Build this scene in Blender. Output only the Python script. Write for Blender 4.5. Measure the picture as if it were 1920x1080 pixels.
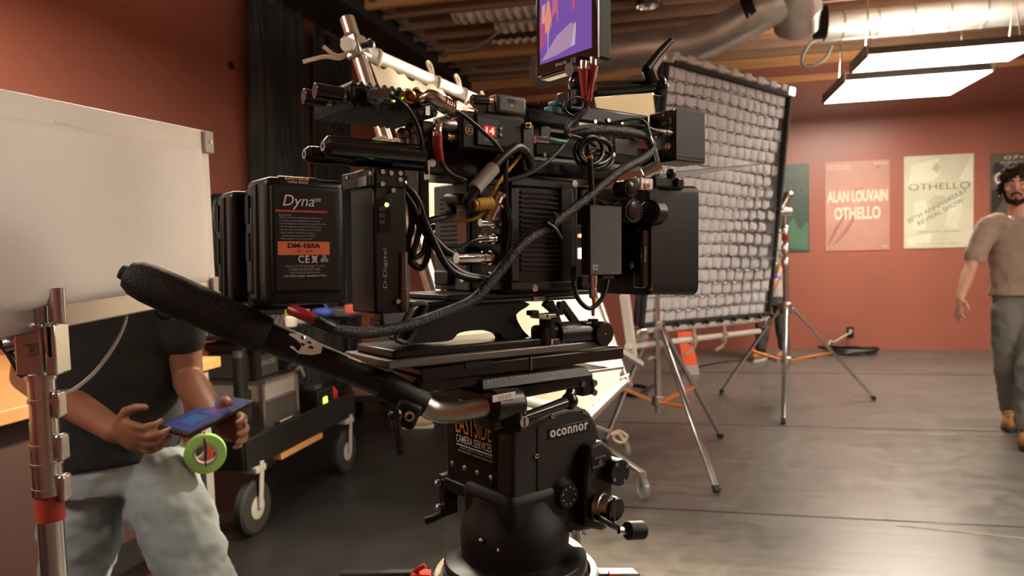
import bpy, bmesh, math, random
from mathutils import Vector, Matrix, noise
random.seed(7)
V = Vector
scn = bpy.context.scene
for o in list(bpy.data.objects): bpy.data.objects.remove(o)
COL = scn.collection

# ---------------------------------------------------------------- camera
FPX = 1400.0
EYE = V((0, 0, 1.39))
yaw = math.radians(13.2); pitch = math.atan(80/1400.0); roll = math.radians(1.7)
FH = V((-math.sin(yaw), math.cos(yaw), 0)); R0 = V((math.cos(yaw), math.sin(yaw), 0)); ZZ = V((0, 0, 1))
FW = (FH*math.cos(pitch) - ZZ*math.sin(pitch)).normalized()
U0 = R0.cross(FW)
UP = U0*math.cos(roll) + R0*math.sin(roll)
RT = R0*math.cos(roll) - U0*math.sin(roll)
cam = bpy.data.objects.new('camera', bpy.data.cameras.new('camera')); COL.objects.link(cam)
mm = Matrix((RT, UP, -FW)).transposed().to_4x4(); mm.translation = EYE
cam.matrix_world = mm
cam.data.sensor_width = 36; cam.data.lens = 36*FPX/1920; cam.data.clip_start = 0.02
cam.data.dof.use_dof = True; cam.data.dof.focus_distance = 0.95; cam.data.dof.aperture_fstop = 8.0
scn.camera = cam

# ---------------------------------------------------------------- world, exposure
w = bpy.data.worlds.new('world'); scn.world = w; w.use_nodes = True
w.node_tree.nodes['Background'].inputs[0].default_value = (0.9, 0.8, 0.7, 1)
w.node_tree.nodes['Background'].inputs[1].default_value = 0.05
scn.view_settings.view_transform = 'Standard'; scn.view_settings.look = 'None'
scn.view_settings.gamma = 1; scn.view_settings.use_curve_mapping = False
scn.view_settings.exposure = 1.1
FLUO = 17.0          # emission of the fluorescent diffusers
WARM = (1.0, 0.87, 0.71)

# ---------------------------------------------------------------- pixel -> place
def ray(px, py): return (FW*FPX + RT*(px-960) - UP*(py-540))
def at(px, py, d):
    r = ray(px, py); return EYE + r*(d/FPX)
def hitz(px, py, z=0.0):
    r = ray(px, py); return EYE + r*((z-EYE.z)/r.z)
def hitx(px, py, x):
    r = ray(px, py); return EYE + r*((x-EYE.x)/r.x)
def hity(px, py, y):
    r = ray(px, py); return EYE + r*((y-EYE.y)/r.y)
XL, YF, XR, YB, ZC = -3.26, 9.73, 6.2, -3.6, 3.55

# ---------------------------------------------------------------- materials
MATS = {}
def mat(name, col, rough=0.5, metal=0.0, bump=0.0, bscale=40.0, var=0.0, vscale=6.0, emit=None, estr=0.0,
        spec=0.5, trans=0.0, transl=0.0, stretch=None, sheen=0.0):
    if name in MATS: return MATS[name]
    m = bpy.data.materials.new(name); m.use_nodes = True; nt = m.node_tree; b = nt.nodes['Principled BSDF']
    b.inputs['Base Color'].default_value = (*col, 1); b.inputs['Roughness'].default_value = rough
    b.inputs['Metallic'].default_value = metal; b.inputs['Specular IOR Level'].default_value = spec
    if trans: b.inputs['Transmission Weight'].default_value = trans
    if emit: b.inputs['Emission Color'].default_value = (*emit, 1); b.inputs['Emission Strength'].default_value = estr
    tc = nt.nodes.new('ShaderNodeTexCoord'); vec = tc.outputs['Object']
    if stretch:
        mp = nt.nodes.new('ShaderNodeMapping'); mp.inputs['Scale'].default_value = stretch
        nt.links.new(vec, mp.inputs['Vector']); vec = mp.outputs['Vector']
    n = nt.nodes.new('ShaderNodeTexNoise'); n.inputs['Scale'].default_value = vscale; n.inputs['Detail'].default_value = 5
    nt.links.new(vec, n.inputs['Vector'])
    v = var if var else 0.06
    mr = nt.nodes.new('ShaderNodeMapRange'); mr.inputs['From Min'].default_value = .3; mr.inputs['From Max'].default_value = .7
    mr.inputs['To Min'].default_value = 1-v; mr.inputs['To Max'].default_value = 1+v
    nt.links.new(n.outputs['Fac'], mr.inputs['Value'])
    mx = nt.nodes.new('ShaderNodeMix'); mx.data_type = 'RGBA'; mx.blend_type = 'MULTIPLY'; mx.inputs['Factor'].default_value = 1
    mx.inputs['A'].default_value = (*col, 1); nt.links.new(mr.outputs['Result'], mx.inputs['B'])
    nt.links.new(mx.outputs['Result'], b.inputs['Base Color'])
    if bump:
        n2 = nt.nodes.new('ShaderNodeTexNoise'); n2.inputs['Scale'].default_value = bscale; n2.inputs['Detail'].default_value = 4
        nt.links.new(vec, n2.inputs['Vector'])
        bp = nt.nodes.new('ShaderNodeBump'); bp.inputs['Strength'].default_value = bump; bp.inputs['Distance'].default_value = 0.002
        nt.links.new(n2.outputs['Fac'], bp.inputs['Height']); nt.links.new(bp.outputs['Normal'], b.inputs['Normal'])
    if transl:
        t = nt.nodes.new('ShaderNodeBsdfTranslucent'); t.inputs['Color'].default_value = (*col, 1)
        ms = nt.nodes.new('ShaderNodeMixShader'); ms.inputs['Fac'].default_value = transl
        out = nt.nodes['Material Output']
        nt.links.new(b.outputs[0], ms.inputs[1]); nt.links.new(t.outputs[0], ms.inputs[2]); nt.links.new(ms.outputs[0], out.inputs['Surface'])
    MATS[name] = m
    return m
def wave_bump(m, scale, strength, direction='X', dist=0.001):
    nt = m.node_tree; b = nt.nodes['Principled BSDF']; tc = nt.nodes.new('ShaderNodeTexCoord')
    wv = nt.nodes.new('ShaderNodeTexWave'); wv.bands_direction = direction; wv.inputs['Scale'].default_value = scale
    nt.links.new(tc.outputs['Object'], wv.inputs['Vector'])
    bp = nt.nodes.new('ShaderNodeBump'); bp.inputs['Strength'].default_value = strength; bp.inputs['Distance'].default_value = dist
    nt.links.new(wv.outputs['Fac'], bp.inputs['Height']); nt.links.new(bp.outputs['Normal'], b.inputs['Normal'])
    return m

M_red = mat('red_paint', (0.275, 0.086, 0.058), .38, bump=.06, bscale=60, var=.07, vscale=1.3)
M_black_paint = mat('black_paint', (0.016, 0.015, 0.014), .6, var=.2)
M_curtain = mat('black_velour', (0.042, 0.040, 0.040), .85, var=.3, vscale=3, spec=.15)
M_wood = mat('joist_wood', (0.27, 0.155, 0.092), .75, bump=.4, bscale=30, var=.3, vscale=3, stretch=(.3, 3, 3))
M_wood2 = mat('pale_wood', (0.55, 0.27, 0.10), .7, bump=.3, bscale=30, var=.25, vscale=3, stretch=(.3, 3, 3))
M_deck = mat('deck_dark', (0.045, 0.028, 0.02), .9, var=.4, vscale=2)
M_foil = mat('foil', (0.66, 0.645, 0.61), .42, 0.7, bump=.5, bscale=25, var=.15)
M_steel = mat('steel', (0.62, 0.6, 0.57), .28, 1.0, bump=.05, var=.1)
M_chrome = mat('chrome', (0.72, 0.71, 0.69), .14, 1.0, var=.05)
M_alu = mat('brushed_aluminium', (0.55, 0.53, 0.5), .35, 1.0, bump=.1, bscale=120, var=.1)
M_white = mat('white_plastic', (0.72, 0.69, 0.65), .5, var=.03)
M_difsilk = mat('white_diffusion', (0.78, 0.75, 0.72), .7, var=.02)
M_blk = mat('black_anodised', (0.0060, 0.0057, 0.0055), .34, spec=.4, bump=.04, bscale=300, var=.15)
M_blkm = mat('black_matte', (0.0065, 0.0062, 0.006), .55, spec=.28, bump=.15, bscale=400, var=.15)
M_blkg = mat('black_gloss', (0.008, 0.008, 0.008), .16, var=.1)
M_char = mat('charcoal', (0.017, 0.0162, 0.0155), .5, spec=.35, bump=.1, bscale=300, var=.1)
M_grey = mat('grey_plastic', (0.06, 0.058, 0.055), .5, var=.08)
M_lgrey = mat('light_grey', (0.35, 0.34, 0.32), .5, var=.08)
M_cable = mat('black_cable', (0.006, 0.006, 0.006), .38, var=.2)
M_braid = mat('braided_sleeve', (0.010, 0.010, 0.010), .42, bump=1.0, bscale=420, var=.85, vscale=420)
M_rubber = mat('rubber', (0.014, 0.013, 0.012), .8, bump=.3, bscale=200, var=.2)
M_foam = mat('foam_grip', (0.014, 0.0137, 0.0132), .62, bump=.9, bscale=420, var=.25, vscale=300)
M_ytext = mat('print_white', (0.62, 0.6, 0.57), .6)
M_gtext = mat('print_grey', (0.3, 0.29, 0.28), .6)
M_orange = mat('print_orange', (0.62, 0.15, 0.04), .55)
M_gold = mat('print_gold', (0.72, 0.36, 0.05), .55)
M_gun = mat('gunmetal', (0.20, 0.195, 0.185), .34, 0.9, var=.1)
M_brass = mat('brass', (0.62, 0.44, 0.2), .25, 1.0)
M_redb = mat('red_rubber', (0.30, 0.018, 0.018), .35, var=.1)
M_redp = mat('red_print', (0.42, 0.05, 0.03), .5)
M_green = mat('green_rubber', (0.01, 0.14, 0.06), .4)
M_yel = mat('yellow_rubber', (0.55, 0.33, 0.03), .5)
M_oryel = mat('orange_metal', (0.60, 0.20, 0.04), .5, var=.1)
M_rope = mat('cotton_rope', (0.55, 0.46, 0.36), .9, bump=.5, bscale=200, var=.15)
M_muslin = mat('muslin', (0.86, 0.79, 0.62), .9, bump=.2, bscale=60, var=.04, transl=.5)
M_card = mat('cardboard', (0.13, 0.075, 0.045), .85, bump=.1, var=.12)
M_ply = mat('plywood', (0.55, 0.28, 0.10), .55, bump=.1, var=.15, stretch=(1, 6, 6))
M_ledg = mat('led_green', (0.2, .8, .02), .4, emit=(.35, 1, .05), estr=6)
M_ledr = mat('led_red', (0.8, .05, .02), .4, emit=(1, .05, .03), estr=6)
M_ledo = mat('led_orange', (0.8, .2, .02), .4, emit=(1, .25, .05), estr=8)
M_ledw = mat('led_white', (0.8, .8, .8), .4, emit=(.9, .93, 1), estr=6)
M_fluo = mat('lit_diffuser', (0.9, 0.88, 0.8), .5, emit=WARM, estr=FLUO)
M_up = mat('added_uplight_glow', (0.9, 0.88, 0.8), .5, emit=WARM, estr=FLUO*2.6)
M_stand = mat('stand_metal', (0.66, 0.67, 0.68), .24, 1.0, var=.06)
M_lens = mat('dark_glass', (0.01, 0.01, 0.012), .05, spec=.8)
M_clear = mat('clear_caster', (0.5, 0.52, 0.5), .15, trans=.7, var=.05)

def floor_mat():
    m = mat('marley_floor', (0.05, 0.046, 0.041), .30, spec=.7)
    nt = m.node_tree; b = nt.nodes['Principled BSDF']; tc = nt.nodes.new('ShaderNodeTexCoord')
    for l in list(b.inputs['Base Color'].links): nt.links.remove(l)
    n1 = nt.nodes.new('ShaderNodeTexNoise'); n1.inputs['Scale'].default_value = 1.1; n1.inputs['Detail'].default_value = 9; n1.inputs['Roughness'].default_value = .65
    n2 = nt.nodes.new('ShaderNodeTexNoise'); n2.inputs['Scale'].default_value = 7; n2.inputs['Detail'].default_value = 8; n2.inputs['Distortion'].default_value = 1.5
    mp = nt.nodes.new('ShaderNodeMapping'); mp.inputs['Rotation'].default_value = (0, 0, .6); mp.inputs['Scale'].default_value = (.5, 9, 1)
    n3 = nt.nodes.new('ShaderNodeTexNoise'); n3.inputs['Scale'].default_value = 2.2; n3.inputs['Detail'].default_value = 6
    nt.links.new(tc.outputs['Object'], n1.inputs['Vector']); nt.links.new(tc.outputs['Object'], n2.inputs['Vector'])
    nt.links.new(tc.outputs['Object'], mp.inputs['Vector']); nt.links.new(mp.outputs['Vector'], n3.inputs['Vector'])
    a = nt.nodes.new('ShaderNodeMath'); a.operation = 'ADD'; nt.links.new(n1.outputs['Fac'], a.inputs[0]); nt.links.new(n2.outputs['Fac'], a.inputs[1])
    a2 = nt.nodes.new('ShaderNodeMath'); a2.operation = 'ADD'; nt.links.new(a.outputs[0], a2.inputs[0]); nt.links.new(n3.outputs['Fac'], a2.inputs[1])
    cr = nt.nodes.new('ShaderNodeValToRGB'); cr.color_ramp.elements[0].position = .43; cr.color_ramp.elements[0].color = (0.068, 0.063, 0.057, 1)
    cr.color_ramp.elements[1].position = .60; cr.color_ramp.elements[1].color = (0.115, 0.107, 0.096, 1)
    d = nt.nodes.new('ShaderNodeMath'); d.operation = 'DIVIDE'; d.inputs[1].default_value = 3; nt.links.new(a2.outputs[0], d.inputs[0])
    nt.links.new(d.outputs[0], cr.inputs['Fac']); nt.links.new(cr.outputs['Color'], b.inputs['Base Color'])
    r = nt.nodes.new('ShaderNodeMapRange'); r.inputs['From Min'].default_value = .35; r.inputs['From Max'].default_value = .65
    r.inputs['To Min'].default_value = .31; r.inputs['To Max'].default_value = .38
    nt.links.new(n2.outputs['Fac'], r.inputs['Value']); nt.links.new(r.outputs['Result'], b.inputs['Roughness'])
    return m
M_floor = floor_mat()

# ---------------------------------------------------------------- mesh collector
THINGS = []
class G:
    def __init__(s, M=None): s.v = []; s.f = []; s.M = M or Matrix.Identity(4)
    def add(s, vs, fs):
        k = len(s.v); s.v += [s.M @ V(p) for p in vs]; s.f += [[i+k for i in f] for f in fs]; return s
    def box(s, lo, hi):
        a = [min(lo[i], hi[i]) for i in range(3)]; b = [max(lo[i], hi[i]) for i in range(3)]
        vs = [(x, y, z) for z in (a[2], b[2]) for y in (a[1], b[1]) for x in (a[0], b[0])]
        return s.add(vs, [(0,2,3,1),(4,5,7,6),(0,1,5,4),(2,6,7,3),(0,4,6,2),(1,3,7,5)])
    def hexa(s, p):   # 8 points: bottom ring 0-3, top ring 4-7
        return s.add(p, [(3,2,1,0),(4,5,6,7),(0,1,5,4),(1,2,6,5),(2,3,7,6),(3,0,4,7)])
    def obox(s, c, ax, ay, az):      # half-axis vectors
        c = V(c); ax = V(ax); ay = V(ay); az = V(az)
        return s.hexa([c-ax-ay-az, c+ax-ay-az, c+ax+ay-az, c-ax+ay-az, c-ax-ay+az, c+ax-ay+az, c+ax+ay+az, c-ax+ay+az])
    def bar(s, a, b, wd, ht, up=(0,0,1)):
        a = V(a); b = V(b); d = b-a; u = V(up); sd = d.cross(u)
        if sd.length < 1e-6: sd = d.cross(V((1,0,0)))
        sd.normalize(); u = sd.cross(d).normalized()
        return s.obox((a+b)/2, d/2, sd*wd/2, u*ht/2)
    def cyl(s, a, b, r, r2=None, n=16, cap=True):
        r2 = r if r2 is None else r2
        a = V(a); b = V(b); d = (b-a).normalized(); t = V((0,0,1)) if abs(d.z) < .9 else V((1,0,0))
        x = d.cross(t).normalized(); y = d.cross(x)
        vs = []
        for c, rr in ((a, r), (b, r2)):
            for i in range(n):
                an = 2*math.pi*i/n; vs.append(c + x*rr*math.cos(an) + y*rr*math.sin(an))
        fs = [(i, n+i, n+(i+1) % n, (i+1) % n) for i in range(n)]
        if cap: fs += [tuple(range(n)), tuple(range(2*n-1, n-1, -1))]
        return s.add(vs, fs)
    def ring(s, c, axis, ro, ri, h, n=24):
        return s.lathe(c, axis, [(ri,-h/2),(ro,-h/2),(ro,h/2),(ri,h/2),(ri,-h/2)], n, False)
    def lathe(s, c, axis, prof, n=24, cap=True):
        c = V(c); d = V(axis).normalized(); t = V((0,0,1)) if abs(d.z) < .9 else V((1,0,0))
        x = d.cross(t).normalized(); y = d.cross(x); vs = []
        for r, h in prof:
            for i in range(n):
                an = 2*math.pi*i/n; vs.append(c + d*h + x*r*math.cos(an) + y*r*math.sin(an))
        fs = []
        for j in range(len(prof)-1):
            for i in range(n): fs.append((j*n+i, (j+1)*n+i, (j+1)*n+(i+1) % n, j*n+(i+1) % n))
        if cap: fs += [tuple(range(n)), tuple(range(len(vs)-1, len(vs)-n-1, -1))]
        return s.add(vs, fs)
    def ell(s, c, r, n=16, m=10, ax=None):
        c = V(c); r = (r, r, r) if isinstance(r, (int, float)) else r
        A = ax or (V((1,0,0)), V((0,1,0)), V((0,0,1))); vs = []
        for j in range(1, m):
            th = math.pi*j/m
            for i in range(n):
                ph = 2*math.pi*i/n
                vs.append(c + A[0]*r[0]*math.sin(th)*math.cos(ph) + A[1]*r[1]*math.sin(th)*math.sin(ph) + A[2]*r[2]*math.cos(th))
        vs += [c + A[2]*r[2], c - A[2]*r[2]]; t = len(vs)-2; fs = []
        for j in range(m-2):
            for i in range(n): fs.append((j*n+i, (j+1)*n+i, (j+1)*n+(i+1) % n, j*n+(i+1) % n))
        for i in range(n): fs.append((t, i, (i+1) % n)); fs.append((t+1, (m-2)*n+(i+1) % n, (m-2)*n+i))
        return s.add(vs, fs)
    def tube(s, pts, r, n=8, sub=6, cap=True, closed=False):
        P = [V(p) for p in pts]
        if len(P) > 2 and sub > 1:
            Q = []; L = len(P)
            for i in range(L if closed else L-1):
                if closed: p0, p1, p2, p3 = P[i-1], P[i], P[(i+1) % L], P[(i+2) % L]
                else: p0, p1, p2, p3 = P[max(i-1, 0)], P[i], P[i+1], P[min(i+2, L-1)]
                for k in range(sub):
                    t = k/sub
                    Q.append(.5*((2*p1) + (p2-p0)*t + (2*p0-5*p1+4*p2-p3)*t*t + (3*p1-p0-3*p2+p3)*t**3))
            if not closed: Q.append(P[-1])
            P = Q
        rr = r if isinstance(r, (list, tuple)) else None
        vs = []; L = len(P); x = None
        for i, p in enumerate(P):
            if closed: d = P[(i+1) % L]-P[i-1]
            else: d = P[min(i+1, L-1)]-P[max(i-1, 0)]
            if d.length < 1e-9: d = V((0,0,1))
            d.normalize()
            if x is None:
                t = V((0,0,1)) if abs(d.z) < .9 else V((1,0,0)); x = d.cross(t).normalized()
            else:
                x = (x - d*x.dot(d))
                if x.length < 1e-6: x = d.cross(V((.3,.5,.8)))
                x.normalize()
            y = d.cross(x)
            q = (rr[0] + (rr[1]-rr[0])*i/(L-1)) if rr else r
            for k in range(n):
                an = 2*math.pi*k/n; vs.append(p + x*q*math.cos(an) + y*q*math.sin(an))
        fs = []
        for i in range(L if closed else L-1):
            j = (i+1) % L
            for k in range(n): fs.append((i*n+k, j*n+k, j*n+(k+1) % n, i*n+(k+1) % n))
        if cap and not closed: fs += [tuple(range(n)), tuple(range(L*n-1, L*n-n-1, -1))]
        return s.add(vs, fs)
    def prism(s, poly, off):     # poly: 3d points, off: extrusion vector
        n = len(poly); o = V(off); vs = [V(p) for p in poly] + [V(p)+o for p in poly]
        return s.add(vs, [tuple(range(n-1, -1, -1)), tuple(range(n, 2*n))] + [(i, (i+1) % n, n+(i+1) % n, n+i) for i in range(n)])
    def sheet(s, fn, nu, nv, th=0.0, closeu=False):   # fn(u,v)->(p); thickness along normal
        P = [[V(fn(i/nu, j/nv)) for i in range(nu+1)] for j in range(nv+1)]
        vs = [p for row in P for p in row]; W = nu+1
        fs = [(j*W+i, j*W+i+1, (j+1)*W+i+1, (j+1)*W+i) for j in range(nv) for i in range(nu)]
        if th:
            N = []
            for j in range(nv+1):
                for i in range(nu+1):
                    a = P[j][min(i+1, nu)]-P[j][max(i-1, 0)]; b = P[min(j+1, nv)][i]-P[max(j-1, 0)][i]
                    c = a.cross(b); N.append(c.normalized() if c.length > 1e-12 else V((0,0,1)))
            k = len(vs); vs2 = [p - nn*th for p, nn in zip(vs, N)]
            fs2 = [tuple(i+k for i in reversed(f)) for f in fs]
            rim = [i for i in range(W)] + [j*W+nu for j in range(1, nv+1)] + [nv*W+i for i in range(nu-1, -1, -1)] + [j*W for j in range(nv-1, 0, -1)]
            fs3 = [(rim[q], rim[q]+k, rim[(q+1) % len(rim)]+k, rim[(q+1) % len(rim)]) for q in range(len(rim))]
            return s.add(vs+vs2, fs+fs2+fs3)
        return s.add(vs, fs)
    def mesh(s, name, m, ang=35):
        me = bpy.data.meshes.new(name); me.from_pydata([tuple(p) for p in s.v], [], s.f); me.update()
        bm = bmesh.new(); bm.from_mesh(me); bmesh.ops.recalc_face_normals(bm, faces=bm.faces); bm.to_mesh(me); bm.free()
        me.polygons.foreach_set('use_smooth', [True]*len(me.polygons))
        me.set_sharp_from_angle(angle=math.radians(ang))
        if m: me.materials.append(m)
        return me

def addbev(o, w, seg=2):
    if w:
        b = o.modifiers.new('bevel', 'BEVEL'); b.width = w; b.segments = seg; b.limit_method = 'ANGLE'; b.angle_limit = math.radians(40)
    return o
def part(g, name, m, parent, bev=0, seg=2, ang=35, label=None):
    o = bpy.data.objects.new(name, g.mesh(name, m, ang)); COL.objects.link(o); o.parent = parent
    if label: o['label'] = label
    return addbev(o, bev, seg)
def thing(name, label, cat, group=None):
    o = bpy.data.objects.new(name, None); COL.objects.link(o); o.empty_display_size = .05
    o['label'] = label; o['category'] = cat
    if group: o['group'] = group
    THINGS.append(o); return o
def solo(g, name, m, label, cat, group=None, bev=0, seg=2, ang=35):
    vs = g.v; lo = [min(p[i] for p in vs) for i in range(3)]; hi = [max(p[i] for p in vs) for i in range(3)]
    b = V(((lo[0]+hi[0])/2, (lo[1]+hi[1])/2, lo[2])); g.v = [p-b for p in vs]
    o = bpy.data.objects.new(name, g.mesh(name, m, ang)); COL.objects.link(o); o.location = b
    o['label'] = label; o['category'] = cat
    if group: o['group'] = group
    return addbev(o, bev, seg)
def struct(g, name, m, bev=0, ang=35):
    o = bpy.data.objects.new(name, g.mesh(name, m, ang)); COL.objects.link(o); o['kind'] = 'structure'; return addbev(o, bev)
def piece(name, me, parent, M, loc_only=None):
    o = bpy.data.objects.new(name, me); COL.objects.link(o); o.parent = parent
    if M is not None: o.matrix_local = M
    return o
def finish_things():
    bpy.context.view_layer.update()
    for t in THINGS:
        pts = []
        for c in t.children_recursive:
            if c.type == 'MESH':
                bb = [c.matrix_world @ V(q) for q in c.bound_box]; pts += bb
        if not pts: continue
        lo = [min(p[i] for p in pts) for i in range(3)]; hi = [max(p[i] for p in pts) for i in range(3)]
        b = V(((lo[0]+hi[0])/2, (lo[1]+hi[1])/2, lo[2])); t.location = b
        for c in t.children: c.location = c.location - b

def text(s, name, m, parent, o, xd, yd, w=None, h=None, ext=.0003, bold=0.0, shear=0.0, align='L', space=1.0):
    """flat lettering: o = lower-left corner (world), xd/yd = unit directions, fitted to w x h"""
    c = bpy.data.curves.new('t', 'FONT'); c.body = s; c.size = 1; c.offset = bold; c.shear = shear; c.space_character = space
    c.resolution_u = 3; c.space_line = .8
    t = bpy.data.objects.new('t', c); COL.objects.link(t)
    dg = bpy.context.evaluated_depsgraph_get(); me = bpy.data.meshes.new_from_object(t.evaluated_get(dg))
    bpy.data.objects.remove(t)
    xs = [v.co.x for v in me.vertices]; ys = [v.co.y for v in me.vertices]
    x0, x1, y0, y1 = min(xs), max(xs), min(ys), max(ys)
    sx = w/(x1-x0) if w else None; sy = h/(y1-y0) if h else None
    sx = sx or sy; sy = sy or sx
    xd = V(xd).normalized(); yd = V(yd).normalized(); nd = xd.cross(yd).normalized(); o = V(o)
    for v in me.vertices:
        v.co = o + xd*((v.co.x-x0)*sx) + yd*((v.co.y-y0)*sy) + nd*ext
    me.materials.clear(); me.materials.append(m); me.name = name
    ob = bpy.data.objects.new(name, me); COL.objects.link(ob); ob.parent = parent
    return ob
# ================================================================ room shell
g = G(); g.box((XL-.2, YB-.2, -.1), (XR+.2, YF+.2, 0)); floor = struct(g, 'floor', M_floor)
M_floor2 = mat('marley_shade_dark', (0.013, 0.0125, 0.012), .42, bump=.15, bscale=60, var=.3, vscale=4, spec=.4)
g = G(); g.box((XL, YB, .0002), (hitz(962, 1000).x, YF, .002)); part(g, 'left_floor_shade', M_floor2, floor)  # shade over the left floor, put into a darker sheet colour
M_seam = mat('floor_seam_tape', (0.02, 0.019, 0.018), .5)
for yy, nm in ((hitz(1650, 975).y, 'floor_seam'), (hitz(1500, 800).y, 'floor_seam'), (hitz(1500, 700).y, 'floor_seam')):
    g = G(); g.box((XL, yy-.006, .0003), (XR, yy+.006, .0024)); part(g, nm, M_seam, floor)
M_worn = mat('worn_tape', (0.26, 0.235, 0.2), .6, var=.3, vscale=20)
for a, b in (((1600, 811), (1790, 815)), ((1660, 973), (1800, 985)), ((1680, 985), (1920, 1010))):
    p, q = hitz(*a), hitz(*b); g = G(); g.bar(p+V((0,0,.0012)), q+V((0,0,.0012)), .014, .0016); part(g, 'tape_scrap', M_worn, floor)
g = G(); g.box((XL-.2, YB, 0), (XL, YF, 3.9)); wall_left = struct(g, 'wall_left', M_red)
g = G(); g.box((XL-.2, YF, 0), (XR, YF+.2, 3.9)); wall_far = struct(g, 'wall_far', M_red)
g = G(); g.box((XR, YB, 0), (XR+.2, YF+.2, 3.9)); struct(g, 'wall_right', M_red)
g = G(); g.box((XL-.2, YB-.2, 0), (XR+.2, YB, 3.9)); struct(g, 'wall_back', M_red)
g = G(); g.box((XL-.2, YB-.2, 3.85), (XR+.2, YF+.2, 3.95)); ceiling = struct(g, 'ceiling', M_deck)
# joists across the room, one piece each
zs = hitx(560, 36, XL+.02).z + .05
jl = XL+.5; k = 0; yy = YB+.2
gm = G(); gm.box((jl, -.022, ZC), (XR, .022, 3.85)); jm = gm.mesh('joist', M_wood)
gm = G(); gm.box((jl, -.03, ZC-.03), (XR, .03, 3.85)); jm2 = gm.mesh('joist', M_wood2)
while yy < YF-.1:
    piece('joist', jm2 if k % 5 == 4 else jm, ceiling, Matrix.Translation((0, yy, 0))); yy += .405; k += 1
g = G(); g.box((XL, YF-.06, ZC-.1), (XR, YF, ZC+.02)); part(g, 'ledger_board', M_wood2, ceiling)
g = G(); g.box((XL, YF-.05, ZC-.30), (XR, YF, ZC-.22)); part(g, 'ledger_board', M_wood2, ceiling)
# insulation between joists
M_batt = mat('insulation', (0.55, 0.47, 0.37), .8, bump=.4, bscale=30, var=.25, vscale=8); 
def batt(x0, x1, y, r):
    g = G(); g.sheet(lambda u, v: (x0+(x1-x0)*u, y + r*math.cos(math.pi*v), ZC-.035 + r*.55*(1-math.sin(math.pi*v)) + .012*math.sin(u*(x1-x0)*70)), int((x1-x0)*40), 8, .01)
    part(g, 'insulation_batt', M_batt, ceiling)
p = hitz(940, 28, ZC); batt(p.x-.45, p.x+.7, p.y, .18)
p = hitz(960, 52, ZC); batt(p.x-.15, p.x+.7, p.y, .14)
p = hitz(985, 72, ZC); batt(p.x-.35, p.x+.7, p.y, .05)
# black soffit + pipe along the left wall
g = G(); g.box((XL, YB, zs), (-2.74, YF, 3.85)); struct(g, 'trim_1', M_black_paint)
pe = hitx(878, 132, -2.66); 
t = thing('ceiling_pipe', 'dark grey pipe running under the ceiling beside the black soffit', 'pipe')
zp = pe.z
M_pipe = mat('dark_pipe', (0.17, 0.155, 0.14), .45, .3, var=.2)
g = G(); g.cyl((-2.66, YB, zp), (-2.66, pe.y, zp), .06, n=20); part(g, 'pipe', M_pipe, t)
pj = hitx(800, 85, -2.66).y
g = G(); g.cyl((-2.66, pj-.05, zp), (-2.66, pj+.05, zp), .07, n=20); part(g, 'coupling', M_pipe, t)
g = G(); g.cyl((-2.66, pe.y-.04, zp), (-2.66, pe.y, zp), .075, n=20); part(g, 'end_ring', M_redp, t)
for f in (.25, .5, .75):
    g = G(); g.cyl((-2.66, pe.y*f, zp), (-2.66, pe.y*f, 3.86), .008, n=8); part(g, 'hanger_rod', M_steel, t)

# ---------------------------------------------------------------- curtains
def curtain(y0, y1, z0, z1, nf, seed, label, wall='L', scal=.10, amp=.075):
    rnd = random.Random(seed); ph = [rnd.uniform(0, 6.28) for _ in range(6)]
    def fn(u, v):
        uu = u + .012*math.sin(5*v+ph[0]) + .01*math.sin(9*u+4*v+ph[3])*(1-v)
        a = amp*(.55+.45*math.sin(3.1*u*6.28+ph[1]))*(.5+.5*(1-v))
        d = .07 + a*math.sin(uu*nf*6.283+ph[2]) + .5*a*math.sin(uu*nf*2.3*6.283+ph[4]+2*v) + .03*math.sin(8*v+7*u+ph[5])
        zt = z1 - scal*(1-abs(math.cos(u*nf*.5*math.pi)))
        z = z0 + (zt-z0)*v
        return (XL+d, y0+(y1-y0)*uu, z) if wall == 'L' else (y0+(y1-y0)*uu, YF-d, z)
    g = G(); g.sheet(fn, nf*14, 30, .004)
    t = thing('curtain', label, 'curtain', 'black curtains on the walls'); part(g, 'drape', M_curtain, t, ang=180)
    for i in range(nf//2+1):
        u = i*2/nf; yy = y0+(y1-y0)*u; g = G()
        if wall == 'L': g.box((XL, yy-.006, z1-.02), (XL+.06, yy+.006, z1+.03))
        else: g.box((yy-.006, YF-.06, z1-.02), (yy+.006, YF, z1+.03))
        part(g, 'hook', M_steel, t)
ya, yb, yc, yd = hitx(462, 200, XL+.05).y, hitx(563, 200, XL+.05).y, hitx(574, 200, XL+.05).y, hitx(655, 240, XL+.05).y
curtain(ya, yb+.05, .08, zs-.03, 14, 3, 'black pleated curtain nearest the white light panel on the left wall')
curtain(yc+.1, yd, .08, zs-.05, 12, 5, 'black curtain behind the antennas, further along the left wall')
xa, xb = hity(858, 150, YF).x, hity(1062, 150, YF).x
curtain(xa, xb, .08, ZC-.32, 16, 9, 'black drape on the far wall, hanging beneath the ceiling joists', 'F', .03)
p = hitx(432, 123, XL)
g = G(); g.cyl(p, p+V((.012, 0, 0)), .028, n=16); solo(g, 'hole_cover', M_blkm, 'small round black hole cover on the red wall left of curtain', 'cover')

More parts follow.
